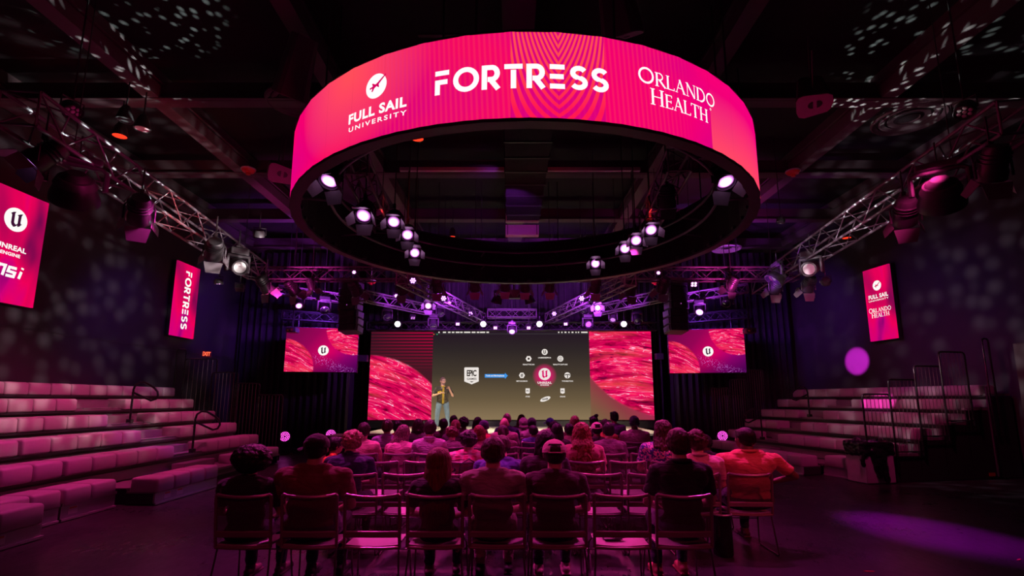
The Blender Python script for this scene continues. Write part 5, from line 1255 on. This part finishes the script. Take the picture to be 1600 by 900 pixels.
def hair_mesh(style):
    b = MB(); vox = .008; disp = None
    def skull(g=.010, low=-.05, fr=.03):
        b.ell((0, -.020, .026), (.076+g, .090+g, .092+g), sub=3); b.ell((0, -.045, -.012), (.072+g, .062+g, .070+g), sub=3)
        for s_ in (-1, 1): b.cap((s_*.066, -.005, .03), .018+g, (s_*.066, -.028, -.035), .014+g)
    if style == 'short':
        skull(.010); b.ell((0, .045, .075), (.058, .050, .040), sub=2); b.ell((0, -.055, -.045), (.055, .045, .04)); disp = lambda c_: .006*noise.noise(c_*38)+.002*noise.noise(c_*120)
    elif style == 'crop':
        skull(.005); b.ell((0, .04, .068), (.052, .045, .035)); disp = lambda c_: .002*noise.noise(c_*90)
    elif style == 'afro':
        skull(.035); b.ell((0, -.02, .02), (.118, .104, .104), sub=3); rr = random.Random(3)
        for i in range(520):
            v_ = Vector((rr.gauss(0, 1), rr.gauss(0, 1), rr.gauss(0, 1))).normalized()
            if v_.y > .45 and v_.z < .35 or v_.z < -.75: continue
            b.ell(Vector((0, -.02, .02))+Vector((v_.x*.135, v_.y*.12, v_.z*.118)), rr.uniform(.012, .020), sub=1)
        disp = lambda c_: .007*noise.noise(c_*45)+.006*noise.noise(c_*120)
    elif style == 'curly':
        skull(.014); rr = random.Random(5)
        for i in range(120):
            v_ = Vector((rr.gauss(0, 1), rr.gauss(0, 1), rr.gauss(0, 1))).normalized()
            if v_.y > .5 and v_.z < .4 or v_.z < -.65: continue
            b.ell(Vector((0, -.02, .024))+Vector((v_.x*.094, v_.y*.102, v_.z*.100)), rr.uniform(.016, .026), sub=1)
        disp = lambda c_: .008*noise.noise(c_*60)
    elif style in ('long', 'longcurly', 'bob', 'wavy'):
        skull(.014); b.ell((0, .04, .075), (.06, .05, .04))
        n_ = {'long': .56, 'longcurly': .46, 'bob': .15, 'wavy': .24}[style]; wd = {'long': .105, 'longcurly': .165, 'bob': .10, 'wavy': .13}[style]
        rr = random.Random(9)
        for i in range(15):
            a = (i/14-.5)*2; x0_ = a*.080; y0_ = -.085+.075*a*a
            x1_ = a*wd; y1_ = -.125+.05*a*a if style != 'bob' else -.08+.06*a*a; L_ = n_*(rr.uniform(.9, 1.05))*(1-.12*a*a)
            m_ = Vector((x0_*1.12+rr.uniform(-.006, .006), y0_-.012, -.10)); b.cap((x0_*.9, y0_*.7, .02), .030, m_, .028)
            if style == 'longcurly':
                p_ = m_; 
                for q_ in range(7):
                    f_ = (q_+1)/7; z_ = -.10-(L_-.10)*f_; nx = Vector((x0_*(1-f_)+x1_*f_+.02*math.sin(q_*1.9+i*2), y1_+.018*math.cos(q_*1.9+i), z_)); b.cap(p_, .029-.003*f_, nx, .028-.004*f_, sub=1); p_ = nx
            else: b.cap(m_, .028, (x1_, y1_, -L_), .022 if style != 'bob' else .026)
        k_ = {'long': .004, 'longcurly': .012, 'bob': .008, 'wavy': .012}[style]
        disp = lambda c_: k_*noise.noise(Vector((c_.x*60, c_.y*60, c_.z*(9 if style == 'long' else 28))))
    elif style in ('bun', 'pony'):
        skull(.008); b.ell((0, .04, .07), (.052, .045, .034))
        if style == 'bun':
            b.ell((.02, -.07, .125), (.045, .045, .04)); disp = lambda c_: .007*noise.noise(c_*50)
        else:
            b.cap((0, -.10, .03), .03, (.01, -.14, -.03), .028); b.cap((.01, -.14, -.03), .028, (.02, -.13, -.19), .013); disp = lambda c_: .004*noise.noise(Vector((c_.x*60, c_.y*60, c_.z*15)))
    elif style == 'hood':
        b.ell((0, -.025, .015), (.105, .112, .118), sub=3); b.ell((0, -.05, -.09), (.105, .085, .07), sub=2); disp = lambda c_: .006*noise.noise(c_*18); vox = .01
    elif style == 'beanie':
        b.ell((0, -.018, .034), (.090, .106, .096), sub=3); b.cap((-.05, -.05, -.01), .045, (.05, -.05, -.01), .045); disp = lambda c_: .002*noise.noise(c_*60)
    return remesh(b, 'hair' if style not in ('hood', 'beanie') else style, None, vox, 2, disp)
def cap_meshes(back):
    D = {}; b = MB(); pr_ = []
    for i in range(9):
        a = i/8*PI/2; pr_.append((math.cos(a)*1.0, math.sin(a)))
    prof = [(r_*1.0, z_) for r_, z_ in pr_[:-1]]+[(0, 1.0)]
    b.lathe([(1.0, -.22)]+prof, 28, Matrix.Translation((0, -.014, .030)) @ Matrix.Diagonal((.092, .108, .094, 1)))
    if back:   # opening above the strap
        b.b.faces.ensure_lookup_table(); dl = [f for f in b.b.faces if (lambda c_: abs(c_.x) < .045 and c_.y < -.05 and .018 < c_.z < .075)(f.calc_center_median())]
        bmesh.ops.delete(b.b, geom=dl, context='FACES')
    D['cap_crown'] = b.mesh('cap_crown', None, True)
    b = bmesh.new(); s_ = 1; rows = []
    for j in range(7):
        rr_ = []
        for i in range(11):
            a = (i/10-.5)*2.2; r_ = j/6; x = math.sin(a)*(.088+.004*r_); y = math.cos(a)*.100+.075*r_*math.cos(a*.8); rr_.append(b.verts.new((x, y-.012, .012-.018*r_*r_-.020*(x/.09)**2*r_)))
        rows.append(rr_)
    for j in range(6):
        for i in range(10): b.faces.new((rows[j][i], rows[j][i+1], rows[j+1][i+1], rows[j+1][i]))
    r_ = bmesh.ops.extrude_face_region(b, geom=list(b.faces)); bmesh.ops.translate(b, vec=(0, 0, .004), verts=[v_ for v_ in r_['geom'] if isinstance(v_, bmesh.types.BMVert)])
    mb = MB(); mb.b.free(); mb.b = b; D['cap_brim'] = mb.mesh('cap_brim', None, True)
    D['cap_button'] = MB().ell((0, -.014, .125), (.008, .008, .005)).mesh('cap_button', None)
    return D
BODY, HAIR, CAPS, COPY = {}, {}, {}, {}
def with_mat(me, m, key):
    k_ = (me.name, m.name)
    if k_ not in COPY:
        c_ = me.copy(); c_.name = me.name.split('.')[0]; c_.materials.clear(); c_.materials.append(m); COPY[k_] = c_
    return COPY[k_]
HM = {'black': hairm('hair_black', (.012, .009, .009, 1)), 'brown': hairm('hair_brown', (.06, .030, .020, 1)), 'red': hairm('hair_auburn', (.22, .055, .022, 1), True), 'auburn': hairm('hair_reddish', (.14, .04, .025, 1)),
      'blond': hairm('hair_blond', (.36, .19, .12, 1), True), 'grey': hairm('hair_greybrown', (.20, .12, .11, 1), True), 'dbrown': hairm('hair_dark_brown', (.03, .016, .013, 1))}
def person(px, headtop, row, label, hair='short', hc_='black', sk='light', shirt=('c_grey', (.3, .3, .3, 1)), pants=(.03, .03, .05, 1), pose='lap', bw=1.0, yaw=0, tilt=0, nod=0, w=None, hat=None, Y=None, collar=None, kind='plain', col2=None, shoe=(.10, .06, .06, 1), rz=0):
    Y = (Y or ROWS[row]); near = Y < 7.6
    w = w or (1.08 if Y < 7.5 else 1.0); bw = bw if Y < 7.5 else round(1+(bw-1)*.55, 3)
    key = (pose, bw, yaw, tilt, nod, near)
    if key not in BODY: BODY[key] = seated(pose, bw, yaw, tilt, nod, .0085 if near else .014)
    D, hc, M = BODY[key]
    top = at_y(px, headtop, Y+.16).z; extra = {'afro': .06, 'curly': .03}.get(hair, .012); zz = top/(hc.z+.12+extra)
    zz = max(.86, min(1.12, zz))
    t = thing('person', label, 'person', (xcol(px, Y+.1, 1.2), Y+.06, 0), rz); t.scale = (w, w, zz)
    SH_ = cloth(shirt[0], shirt[1], kind=kind, col2=col2); PT = cloth('pants_%.2f_%.2f' % (pants[0], pants[2]), pants); SO = mat('shoe_%.2f' % shoe[0], shoe, .6)
    obj('body', with_mat(D['body'], skin(sk), 0), t); obj('shirt', with_mat(D['shirt'], SH_, 0), t); obj('trousers', with_mat(D['trousers'], PT, 0), t)
    for s_ in (-1, 1): obj('shoe', with_mat(D['shoe%d' % s_], SO, 0), t)
    E_ = M.to_4x4().to_euler()
    if hair:
        if hair not in HAIR: HAIR[hair] = hair_mesh(hair)
        m = HM.get(hc_) or cloth('hat_'+str(hc_), hc_)
        obj('hair' if hair not in ('hood', 'beanie') else hair, with_mat(HAIR[hair], m, 0), t, hc, E_).scale = (HS,)*3
    if hat:
        col, turn = hat; bk = abs(turn) > 2
        if bk not in CAPS: CAPS[bk] = cap_meshes(bk)
        m = cloth('cap_%.2f%.2f' % (col[0], col[2]), col); e2 = (M @ Matrix.Rotation(-.12, 3, 'X')).to_4x4().to_euler()
        obj('cap_crown', with_mat(CAPS[bk]['cap_crown'], m, 0), t, hc, e2).scale = (HS,)*3; eb = (M @ Matrix.Rotation(turn if not bk else 0, 3, 'Z')).to_4x4().to_euler()
        obj('cap_brim', with_mat(CAPS[bk]['cap_brim'], m, 0), t, hc, eb).scale = (HS,)*3; obj('cap_button', with_mat(CAPS[bk]['cap_button'], m, 0), t, hc, e2).scale = (HS,)*3
        if bk: obj('cap_strap', MB().tube([(.09*math.sin(a), -.014-.107*math.cos(a), .008) for a in [(-.6+.12*k_) for k_ in range(11)]], .006, 6).mesh('cap_strap', m), t, hc, e2).scale = (HS,)*3
    if collar:
        nk = Vector((0, hc.y-.035-.0, 1.085)); ring_ = [(.080*math.sin(a), nk.y-.01-.078*math.cos(a), nk.z+.012*math.cos(a)) for a in [2*PI*i/20 for i in range(20)]]
        b = MB(); b.tube(ring_, .017, 8, True); obj('collar', b.mesh('collar', cloth('col_'+shirt[0], tuple(collar)), True), t)
    return t
# ------------------------------------------------------------------ the audience
BK, NV, PKL, GY, MV = (.02, .02, .022, 1), (.05, .05, .14, 1), (.75, .50, .52, 1), (.30, .28, .28, 1), (.22, .12, .17, 1)
PEOPLE = [
 # px, top, row, who, kwargs
 (384, 692, 1, 'person with big curly dark hair and black top in the nearest row', dict(hair='afro', hc_='black', sk='mid', shirt=('c_black', BK), tilt=.1, bw=1.0, pose='lap', w=1.1)),
 (486, 679, 1, 'person in a black cap and dark red tee shirt in the nearest row', dict(hair='crop', hc_='black', sk='mid', shirt=('c_maroon', (.16, .045, .045, 1)), bw=1.32, hat=((.012, .012, .014, 1), 1.25), pose='lap', w=1.12, shoe=(.02, .02, .02, 1))),
 (684, 701, 1, 'person with long straight reddish hair and black top in the nearest row', dict(hair='long', hc_='auburn', sk='light', shirt=('c_black', BK), bw=.94, yaw=-.35, pose='lap', w=1.08)),
 (770, 683, 1, 'person with short brown hair and grey tee shirt in the nearest row', dict(hair='short', hc_='brown', sk='light', shirt=('c_greytee', (.34, .30, .27, 1)), bw=1.08, pose='slump', w=1.12, pants=(.3, .24, .2, 1), shoe=(.02, .02, .02, 1))),
 (868, 688, 1, 'person in a backward pink cap and plum tee shirt in the nearest row', dict(hair='crop', hc_='dbrown', sk='light', shirt=('c_plum', (.075, .035, .055, 1)), bw=1.08, hat=((.72, .42, .45, 1), 3.14), pose='lap', w=1.1, shoe=(.6, .35, .38, 1))),
 (1067, 670, 1, 'person with short hair and black polo shirt in the nearest row', dict(hair='short', shoe=(.35, .12, .08, 1), hc_='brown', sk='light', shirt=('c_black', BK), bw=1.08, pose='lap', w=1.1, collar=(.02, .02, .025, 1), pants=(.05, .05, .09, 1))),
 (1172, 668, 2, 'person in a coral polo shirt with one elbow out at right end', dict(hair='crop', hc_='black', sk='brown', shirt=('c_coral', (.85, .22, .20, 1)), bw=1.42, pose='akimbo', w=1.15, collar=(.85, .26, .18, 1), Y=5.95, yaw=.4)),
 (538, 673, 2, 'person with light curly hair and navy shirt in the second row', dict(hair='curly', hc_='blond', sk='light', shirt=('c_navy', (.03, .025, .09, 1)), bw=1.12, pose='forward', tilt=.15, collar=(.03, .025, .09, 1))),
 (783, 683, 2, 'person in a violet blue shirt half hidden behind the grey tee shirt', dict(hair='short', hc_='brown', sk='light', shirt=('c_blue', (.09, .07, .36, 1)), bw=1.25, pose='forward', nod=.25, collar=(.09, .07, .36, 1))),
 (852, 673, 2, 'person with black hair and dark jacket behind the pink cap', dict(hair='bob', hc_='black', sk='brown', shirt=('c_darkjacket', (.05, .03, .05, 1)), bw=1.05, pose='lap', yaw=.4)),
 (1094, 671, 2, 'person with tousled hair and pink shirt behind the black polo shirt', dict(hair='curly', hc_='brown', sk='light', shirt=('c_pinkshirt', (.78, .40, .50, 1)), bw=1.12, pose='lap', collar=(.8, .5, .5, 1))),
 (515, 686, 2.3, 'small person with dark hair and orange top behind the black cap', dict(hair='short', hc_='black', sk='mid', shirt=('c_orange', (.8, .18, .03, 1)), bw=.86, pose='forward', yaw=-1.0, w=.9, Y=6.7)),
 (1113, 692, 3, 'person in dark clothes leaning behind the pink shirt at right', dict(hair='short', hc_='black', sk='dark', shirt=('c_black', BK), bw=1.1, pose='forward', nod=.3, yaw=-.4)),
 (732, 672, 3, 'person with curly black hair and pink plaid shirt in the third row', dict(hair='curly', hc_='black', sk='light', shirt=('c_plaid', (.80, .10, .25, 1)), kind='plaid', col2=(.85, .55, .62, 1), bw=1.15, pose='slump', tilt=-.15)),
 (911, 661, 3, 'person with very long wavy red hair in the third row', dict(hair='longcurly', hc_='red', sk='light', shirt=('c_rose', (.55, .18, .22, 1)), bw=1.05, pose='lap', w=1.15)),
 (1039, 657, 3, 'person with brown hair and floral blouse in the third row', dict(hair='wavy', hc_='brown', sk='light', shirt=('c_floral', (.75, .42, .58, 1)), kind='floral', col2=(.05, .05, .28, 1), bw=1.2, pose='lap', tilt=.12, yaw=.4, w=1.12)),
 (567, 660, 4, 'person with dark hair and salmon tee shirt left of the fourth row', dict(hair='short', hc_='dbrown', sk='light', shirt=('c_salmon', (.85, .42, .42, 1)), bw=1.18, pose='slump')),
 (624, 665, 4, 'person with greying wavy shoulder hair and pink top', dict(hair='wavy', hc_='grey', sk='light', shirt=('c_pinktop', (.70, .28, .38, 1)), bw=1.1, pose='forward', tilt=.2)),
 (671, 656, 4, 'person with short dark hair and finely striped pale shirt', dict(hair='short', hc_='dbrown', sk='light', shirt=('c_stripe', (.62, .42, .58, 1)), kind='stripe', col2=(.42, .26, .42, 1), bw=1.2, pose='slump', collar=(.6, .42, .56, 1))),
 (953, 660, 4, 'person with short dark hair and plain mauve tee shirt in the fourth row', dict(hair='crop', hc_='black', sk='light', shirt=('c_mauve', MV), bw=1.2, pose='lap')),
 (604, 655, 5, 'person with short hair and lilac blue collared shirt', dict(hair='short', hc_='brown', sk='mid', shirt=('c_lilac', (.38, .28, .48, 1)), bw=1.15, pose='slump', collar=(.36, .28, .48, 1))),
 (704, 671, 5, 'person bending with auburn hair and dull mauve top', dict(hair='curly', hc_='auburn', sk='light', shirt=('c_dullmauve', (.20, .10, .14, 1)), bw=1.2, pose='forward', nod=.4)),
 (748, 665, 5, 'person with reddish bobbed hair and pink top near the middle', dict(hair='bob', hc_='red', sk='light', shirt=('c_pinktop', (.70, .28, .38, 1)), bw=1.0, pose='lap')),
 (786, 664, 5, 'person with a brown ponytail and dusty top near the middle', dict(hair='pony', hc_='brown', sk='light', shirt=('c_dusty', (.30, .14, .17, 1)), bw=1.1, pose='slump', tilt=-.1)),
 (871, 662, 5, 'person with long black hair in front of the slide right half', dict(hair='long', hc_='black', sk='mid', shirt=('c_dark2', (.08, .05, .06, 1)), bw=.95, pose='lap')),
 (934, 660, 5, 'person in a backward pink cap and dark shirt far from the camera', dict(hair='crop', hc_='black', sk='brown', shirt=('c_dark2', (.08, .05, .06, 1)), bw=1.1, hat=((.72, .42, .45, 1), 3.14), pose='lap')),
 (619, 657, 6, 'person with black hair and red top next to the lilac shirt', dict(hair='short', hc_='black', sk='mid', shirt=('c_red', (.6, .05, .08, 1)), bw=.95, pose='lap')),
 (652, 655, 6, 'person with dark wavy hair behind the striped shirt', dict(hair='bob', hc_='dbrown', sk='light', shirt=('c_dark2', (.08, .05, .06, 1)), bw=1.0, pose='lap')),
 (711, 656, 6, 'person with dark red hair tied back before the slide left part', dict(hair='pony', hc_='auburn', sk='light', shirt=('c_plum', (.075, .035, .055, 1)), bw=1.15, pose='lap')),
 (755, 657, 6, 'person in a dark purple beanie before the slide', dict(hair='beanie', hc_=(.05, .03, .09, 1), sk='mid', shirt=('c_red', (.6, .05, .08, 1)), bw=1.0, pose='lap', yaw=.3)),
 (788, 652, 6, 'person with a shaved head and dusty pink shirt', dict(hair=None, sk='light', shirt=('c_dustypink', (.42, .22, .25, 1)), bw=1.25, pose='slump')),
 (834, 664, 6, 'small person with short dark hair and navy checked shirt', dict(hair='crop', hc_='black', sk='brown', shirt=('c_check', (.05, .06, .22, 1)), kind='plaid', col2=(.10, .08, .34, 1), bw=1.0, pose='slump', tilt=-.2)),
 (890, 662, 6, 'person with short black hair and beige top right of the slide emblem', dict(hair='short', hc_='black', sk='dark', shirt=('c_beige', (.36, .22, .17, 1)), bw=1.0, pose='lap')),
 (947, 655, 6, 'person with dark hair behind the mauve tee shirt', dict(hair='short', hc_='dbrown', sk='mid', shirt=('c_orange2', (.7, .2, .1, 1)), bw=1.0, pose='lap')),
 (993, 650, 6, 'person in a dark cap and rosy tee shirt with black shoulder strap', dict(hair='beanie', hc_=(.03, .03, .05, 1), sk='dark', shirt=('c_rosytee', (.45, .26, .32, 1)), bw=1.42, pose='lap')),
 (692, 654, 7, 'person with black hair in front of the speaker on stage', dict(hair='short', hc_='black', sk='dark', shirt=('c_dark3', (.12, .05, .08, 1)), bw=.95, pose='lap')),
 (724, 651, 7, 'person with black puffy hair right of the speaker on stage', dict(hair='curly', hc_='black', sk='dark', shirt=('c_plum2', (.16, .06, .12, 1)), bw=1.05, pose='lap')),
 (792, 646, 7, 'tall person with thin purple lit hair and navy jacket near the middle', dict(hair='crop', hc_='grey', sk='mid', shirt=('c_navy', (.03, .025, .09, 1)), bw=1.2, pose='lap')),
 (831, 653, 7, 'person in a dark knitted hat right of the grey hood', dict(hair='beanie', hc_=(.035, .03, .05, 1), sk='mid', shirt=('c_pale', (.55, .38, .45, 1)), bw=1.0, pose='lap')),
 (867, 658, 7, 'person with dense black curls right of the blue cap', dict(hair='curly', hc_='black', sk='dark', shirt=('c_dark3', (.12, .05, .08, 1)), bw=1.0, pose='lap')),
 (899, 650, 7, 'person with light brown hair above the long red hair', dict(hair='bob', hc_='blond', sk='light', shirt=('c_pinktop', (.70, .28, .38, 1)), bw=.95, pose='lap')),
 (928, 650, 7, 'person with black hair in a bun before the right screen part', dict(hair='bun', hc_='black', sk='brown', shirt=('c_dark2', (.08, .05, .06, 1)), bw=.95, pose='lap', yaw=.7)),
 (708, 649, 8, 'person with black hair in the row nearest the stage left of centre', dict(hair='short', hc_='black', sk='brown', shirt=('c_dark3', (.12, .05, .08, 1)), bw=1.0, pose='lap')),
 (746, 652, 8, 'person with black hair beside the dark purple beanie', dict(hair='bob', hc_='black', sk='brown', shirt=('c_plum2', (.16, .06, .12, 1)), bw=.95, pose='lap')),
 (818, 653, 8, 'person in a pale grey hood before the slide', dict(hair='hood', hc_=(.42, .30, .33, 1), sk='light', shirt=('c_hoodie', (.42, .30, .33, 1)), bw=1.15, pose='lap')),
 (860, 653, 8, 'person in a blue cap and pale pink tee shirt', dict(hair='crop', hc_='black', sk='mid', shirt=('c_palepink', (.78, .50, .60, 1)), bw=1.0, pose='lap', hat=((.04, .05, .22, 1), .8))),
 (960, 643, 8, 'tall person with dark hair and purple shirt nearest the right screen part', dict(hair='short', hc_='black', sk='light', shirt=('c_purple', (.22, .09, .30, 1)), bw=1.25, pose='slump', yaw=.6)),
 (815, 648, 9, 'person with dark red hair just behind the grey hood', dict(hair='bob', hc_='auburn', sk='light', shirt=('c_dark3', (.12, .05, .08, 1)), bw=.95, pose='lap')),
]
snap = {2: (557, 633, 709, 785, 861, 937, 1013, 1089, 1169), 3: (596, 660, 724, 788, 852, 916, 980, 1044, 1108), 1: (385, 487, 584, 681, 777, 872, 970, 1066)}
ord_ = ['first', 'second', 'third', 'fourth', 'fifth', 'sixth', 'seventh', 'eighth', 'ninth', 'tenth']
used = set()
for px, top, row, who, kw in PEOPLE:
    person(px, top, row, who, **kw)
    r_ = int(row); cx = px
    if row in snap:
        cx = min(snap[row], key=lambda q: abs(q-px)); used.add((row, cx))
    chair(cx, row, ('mesh back chair under the ' if len(who.split()) < 12 else 'chair under the ' if len(who.split()) < 13 else 'chair under ') + who, 0 if px != 1172 else -.06, Y=kw.get('Y') if px == 515 else None)
for row in (1, 2, 3):
    for i, cx in enumerate(snap[row]):
        if (row, cx) not in used:
            chair(cx, row, 'empty mesh back chair, %s from the left in the %s row' % (ord_[i], ('nearest', 'second', 'third')[row-1]), random.uniform(-.04, .04), group='empty chairs')
for row, px, lb in ((4, 617-56*0+2, None), (4, 785, 'empty chair behind the violet blue shirt, fourth row'), (4, 841, 'empty chair in the fourth row before the small checked shirt'), (4, 1009, 'empty chair at the right end of the fourth row'),
                    (5, 826, 'empty chair in the fifth row right of the ponytail'), (5, 974, 'empty chair at the right end of the fifth row'), (3, 532, 'empty chair at the left end of the third row'), (4, 505+5, None)):
    if lb: chair(px, row, lb, 0, group='empty chairs')
# things among the seats
p = (xcol(955, 4.85, .45), 4.82, .446); t = thing('folded_leaflet', 'dark papers and sunglasses lying on the empty seat in the nearest row', 'leaflet', p, .1)
MB().box((0, 0, .006), (.16, .12, .008)).build('papers', M_DARK, t); MB().box((.06, -.03, .014), (.12, .05, .006), rz=.2).build('cover', M_BLACK, t)
c = at_z(922, 892, .06); t = thing('water_bottle', 'clear water bottle standing on the floor behind the dark papers seat', 'bottle', (c.x, c.y+.15, 0))
MB().lathe([(0, .004), (.03, .004), (.032, .02), (.032, .14), (.024, .17), (.013, .185), (.013, .20), (0, .2)], 20).build('bottle_body', mat('bottle_plastic', (.5, .4, .5, 1), .08, 0, .05, 8, 0, .8), t, True)
MB().lathe([(0, .222), (.015, .222), (.015, .198), (0, .198)], 16).build('bottle_cap', M_PALE, t)
c = at_z(1137, 872, 0); t = thing('drum_bag', 'tall black cylindrical bag standing between the two rightmost chairs', 'bag', (c.x, c.y+.1, 0))
MB().lathe([(0, .01), (.10, .01), (.105, .03), (.10, .38), (.098, .42), (0, .42)], 24).build('bag_body', mat('bag_gloss', (.012, .012, .012, 1), .25, 0, .2), t, True)
MB().tube([(.103*math.cos(a), .103*math.sin(a), .43) for a in [2*PI*i/24 for i in range(24)]], .01, 6, True).build('rim', M_STEEL, t)
c = Vector((xcol(734, 7.05, .6), 6.98, 0)); t = thing('shoulder_bag', 'black shoulder bag hanging on the back of the chair behind the plaid shirt', 'bag', (c.x, c.y, 0))
b = MB(); b.box((0, -.10, .60), (.30, .09, .24), bev=.035, seg=3); me = remesh(b, 'bag_body', M_BLACK, .01, 3, lambda c_: .008*noise.noise(c_*14)); obj('bag_body', me, t)
MB().tube([(-.13, -.10, .70), (-.11, -.10, .84), (0, -.07, .90), (.11, -.10, .84), (.13, -.10, .70)], .009, 6).build('strap', M_BLACK, t)

# ------------------------------------------------------------------ the speaker on the stage
def stage_speaker():
    Y = 18.0; base = .68; c = at_y(693, 600, Y); t = thing('person', 'bearded person in dark baseball shirt with yellow lettering talking on the stage', 'person', (c.x-.02, Y, base), PI+.22)
    b = MB(); hc = Vector((0, .01, 1.64)); M = Matrix.Rotation(.35, 3, 'Z'); head_prims(b, hc, M)
    b.cap((0, -.01, 1.46), .062, hc+M @ Vector((0, -.02, -.05)), .056)
    def torso(b, g):
        b.ell((0, 0, .96), (.165+g, .13+g, .13+g), sub=3); b.ell((0, .025, 1.10), (.165+g, .14+g, .16+g), sub=3); b.ell((0, 0, 1.28), (.175+g, .12+g, .16+g), sub=3)
        b.cap((-.15, -.005, 1.39), .062+g, (.15, -.005, 1.39), .062+g); b.cap((-.07, -.01, 1.425), .045+g, (.07, -.01, 1.425), .045+g)
    torso(b, 0); J = []
    for s_, el, wr in ((-1, (-.30, .06, 1.12), (-.17, .30, 1.36)), (1, (.30, .04, 1.12), (.07, .24, 1.22))):
        sh = Vector((s_*.195, 0, 1.38)); el = Vector(el); wr = Vector(wr); J.append((sh, el)); b.cap(sh, .052, el, .042); b.cap(el, .042, wr, .028)
        hand(b, wr, (wr-el).normalized(), (0, -.3, 1) if s_ > 0 else (-.2, -1, .2), -s_, 30 if s_ < 0 else 62)
    L = []
    for s_ in (-1, 1):
        hp = Vector((s_*.10, 0, .90)); kn = Vector((s_*.15, .03, .50)); an = Vector((s_*.17, -.01, .10)); L.append((hp, kn, an))
        b.cap(hp, .085, kn, .058); b.cap(kn, .056, an, .038); b.cap(an, .038, an+Vector((s_*.02, .10, -.06)), .028)
    t.scale = (1.12, 1.12, 1.0)
    obj('body', remesh(b, 'body', skin('light'), .0085, 3), t)
    fold = lambda c_: .006*noise.noise(c_*11)
    n = NT('jersey'); v_ = n.coord(); s__ = n.sep(v_)
    n.put(n.p.inputs['Base Color'], n.mix(n.rng(n.noise(v_, 14, 3), .45, .6), (.035, .030, .026, 1), (.085, .065, .045, 1))); n.p.inputs['Roughness'].default_value = .8
    b = MB(); torso(b, .018); b.ell((0, .01, .93), (.19, .15, .10), sub=2)
    for sh, el in J: e = sh+(el-sh)*.75; b.ell(sh, .072); b.cone(sh, e, .070, .066, 16)
    obj('jersey', remesh(b, 'jersey', n.m, .011, 3, fold), t)
    Yl = mat('yellow_print', (.85, .62, .03, 1), .6)
    for x in (-.018, .018): obj('front_piping', MB().tube([(x, .125, 1.42), (x, .155, 1.28), (x, .180, 1.12), (x, .175, .97), (x, .165, .86)], .009, 6).mesh('front_piping', Yl), t)
    b = MB(); b.b.free(); b.b = bmesh.new(); strokes(b.b, [arc(.5, .5, .4, .35, 0, 360, 14), [(-.1, .2), (.4, .7)], [(.6, .2), (1.1, .7)]], .035, -.02, -.05, .14, .12)
    for v in b.b.verts: v.co = Vector((v.co.x+.04, .158, 1.22+v.co.y))
    obj('chest_lettering', b.mesh('chest_lettering', Yl), t)
    b = MB(); b.tube([(.078*math.sin(a), -.008-.078*math.cos(a), 1.455) for a in [2*PI*i/20 for i in range(20)]], .012, 6, True); obj('collar', b.mesh('collar', Yl), t)
    b = MB(); b.ell((0, 0, .93), (.172, .138, .11), sub=3)
    for hp, kn, an in L: b.cap(hp, .097, kn, .075); b.cap(kn, .074, an+Vector((0, 0, .02)), .060)
    obj('jeans', remesh(b, 'jeans', cloth('denim', (.16, .24, .34, 1)), .012, 3, fold), t)
    for hp, kn, an in L:
        s_ = 1 if an.x > 0 else -1; a = Vector((an.x, an.y, 0)); b = MB(); b.cap(a+Vector((0, -.03, .045)), .045, a+Vector((s_*.02, .15, .036)), .038); b.box(a+Vector((s_*.01, .06, .01)), (.09, .28, .02), bev=.006)
        obj('shoe', remesh(b, 'shoe', mat('shoe_white', (.7, .66, .62, 1), .6), .01, 2), t)
    if 'crop' not in HAIR: HAIR['crop'] = hair_mesh('crop')
    obj('hair', with_mat(HAIR['crop'], HM['grey'], 0), t, hc, M.to_4x4().to_euler()).scale = (HS,)*3
    b = MB(); b.ell((0, .055, -.085), (.045, .040, .030)); obj('beard', remesh(b, 'beard', HM['grey'], .008, 2), t, hc, M.to_4x4().to_euler()).scale = (HS,)*3
    for s_ in (-1, 1): obj('eye', MB().ell((s_*.028, .080, .002), (.010, .008, .008)).mesh('eye', M_BLACK), t, hc, M.to_4x4().to_euler()).scale = (HS,)*3
    obj('glasses', MB().tube([(-.07, .02, .005), (-.06, .085, .006), (-.012, .100, .006), (.012, .100, .006), (.06, .085, .006), (.07, .02, .005)], .003, 6).mesh('glasses', M_BLACK), t, hc, M.to_4x4().to_euler()).scale = (HS,)*3
    m = thing('microphone', 'handheld black microphone held by the person on the stage', 'microphone', Vector((c.x-.02, Y, base)), PI+.22)
    MB().cone((.055, .30, 1.18), (.055, .25, 1.36), .014, .018, 12).build('handle', M_BLACK, m); MB().ell((.055, .245, 1.385), (.027, .027, .03)).build('grille', M_STEEL, m)
stage_speaker()
# cables and floor tape
for i, (pts, lb) in enumerate(((((1250, 868), (1330, 872), (1400, 893)), 'short strip of tape on the floor right of the chairs'),)):
    q = at_z(1358, 880, 0); 
tag(MB().box((at_z(1358, 893, 0).x, at_z(1358, 893, 0).y, .003), (.10, .02, .004)).build('floor_tape', mat('tape_red', (.5, .05, .05, 1), .6), None), 'small strip of reddish tape on the floor at the bottom right', 'tape')
tag(MB().box((at_z(1592, 875, 0).x, at_z(1592, 875, 0).y, .003), (.08, .02, .004), rz=.6).build('floor_tape', MATS['tape_red'], None), 'small strip of reddish tape at the bottom right corner of the floor', 'tape')
for o in C.objects:
    if o.parent is None and o.type in ('MESH', 'EMPTY') and not o.get('kind') and not o.get('label'): print('UNLABELLED', o.name)
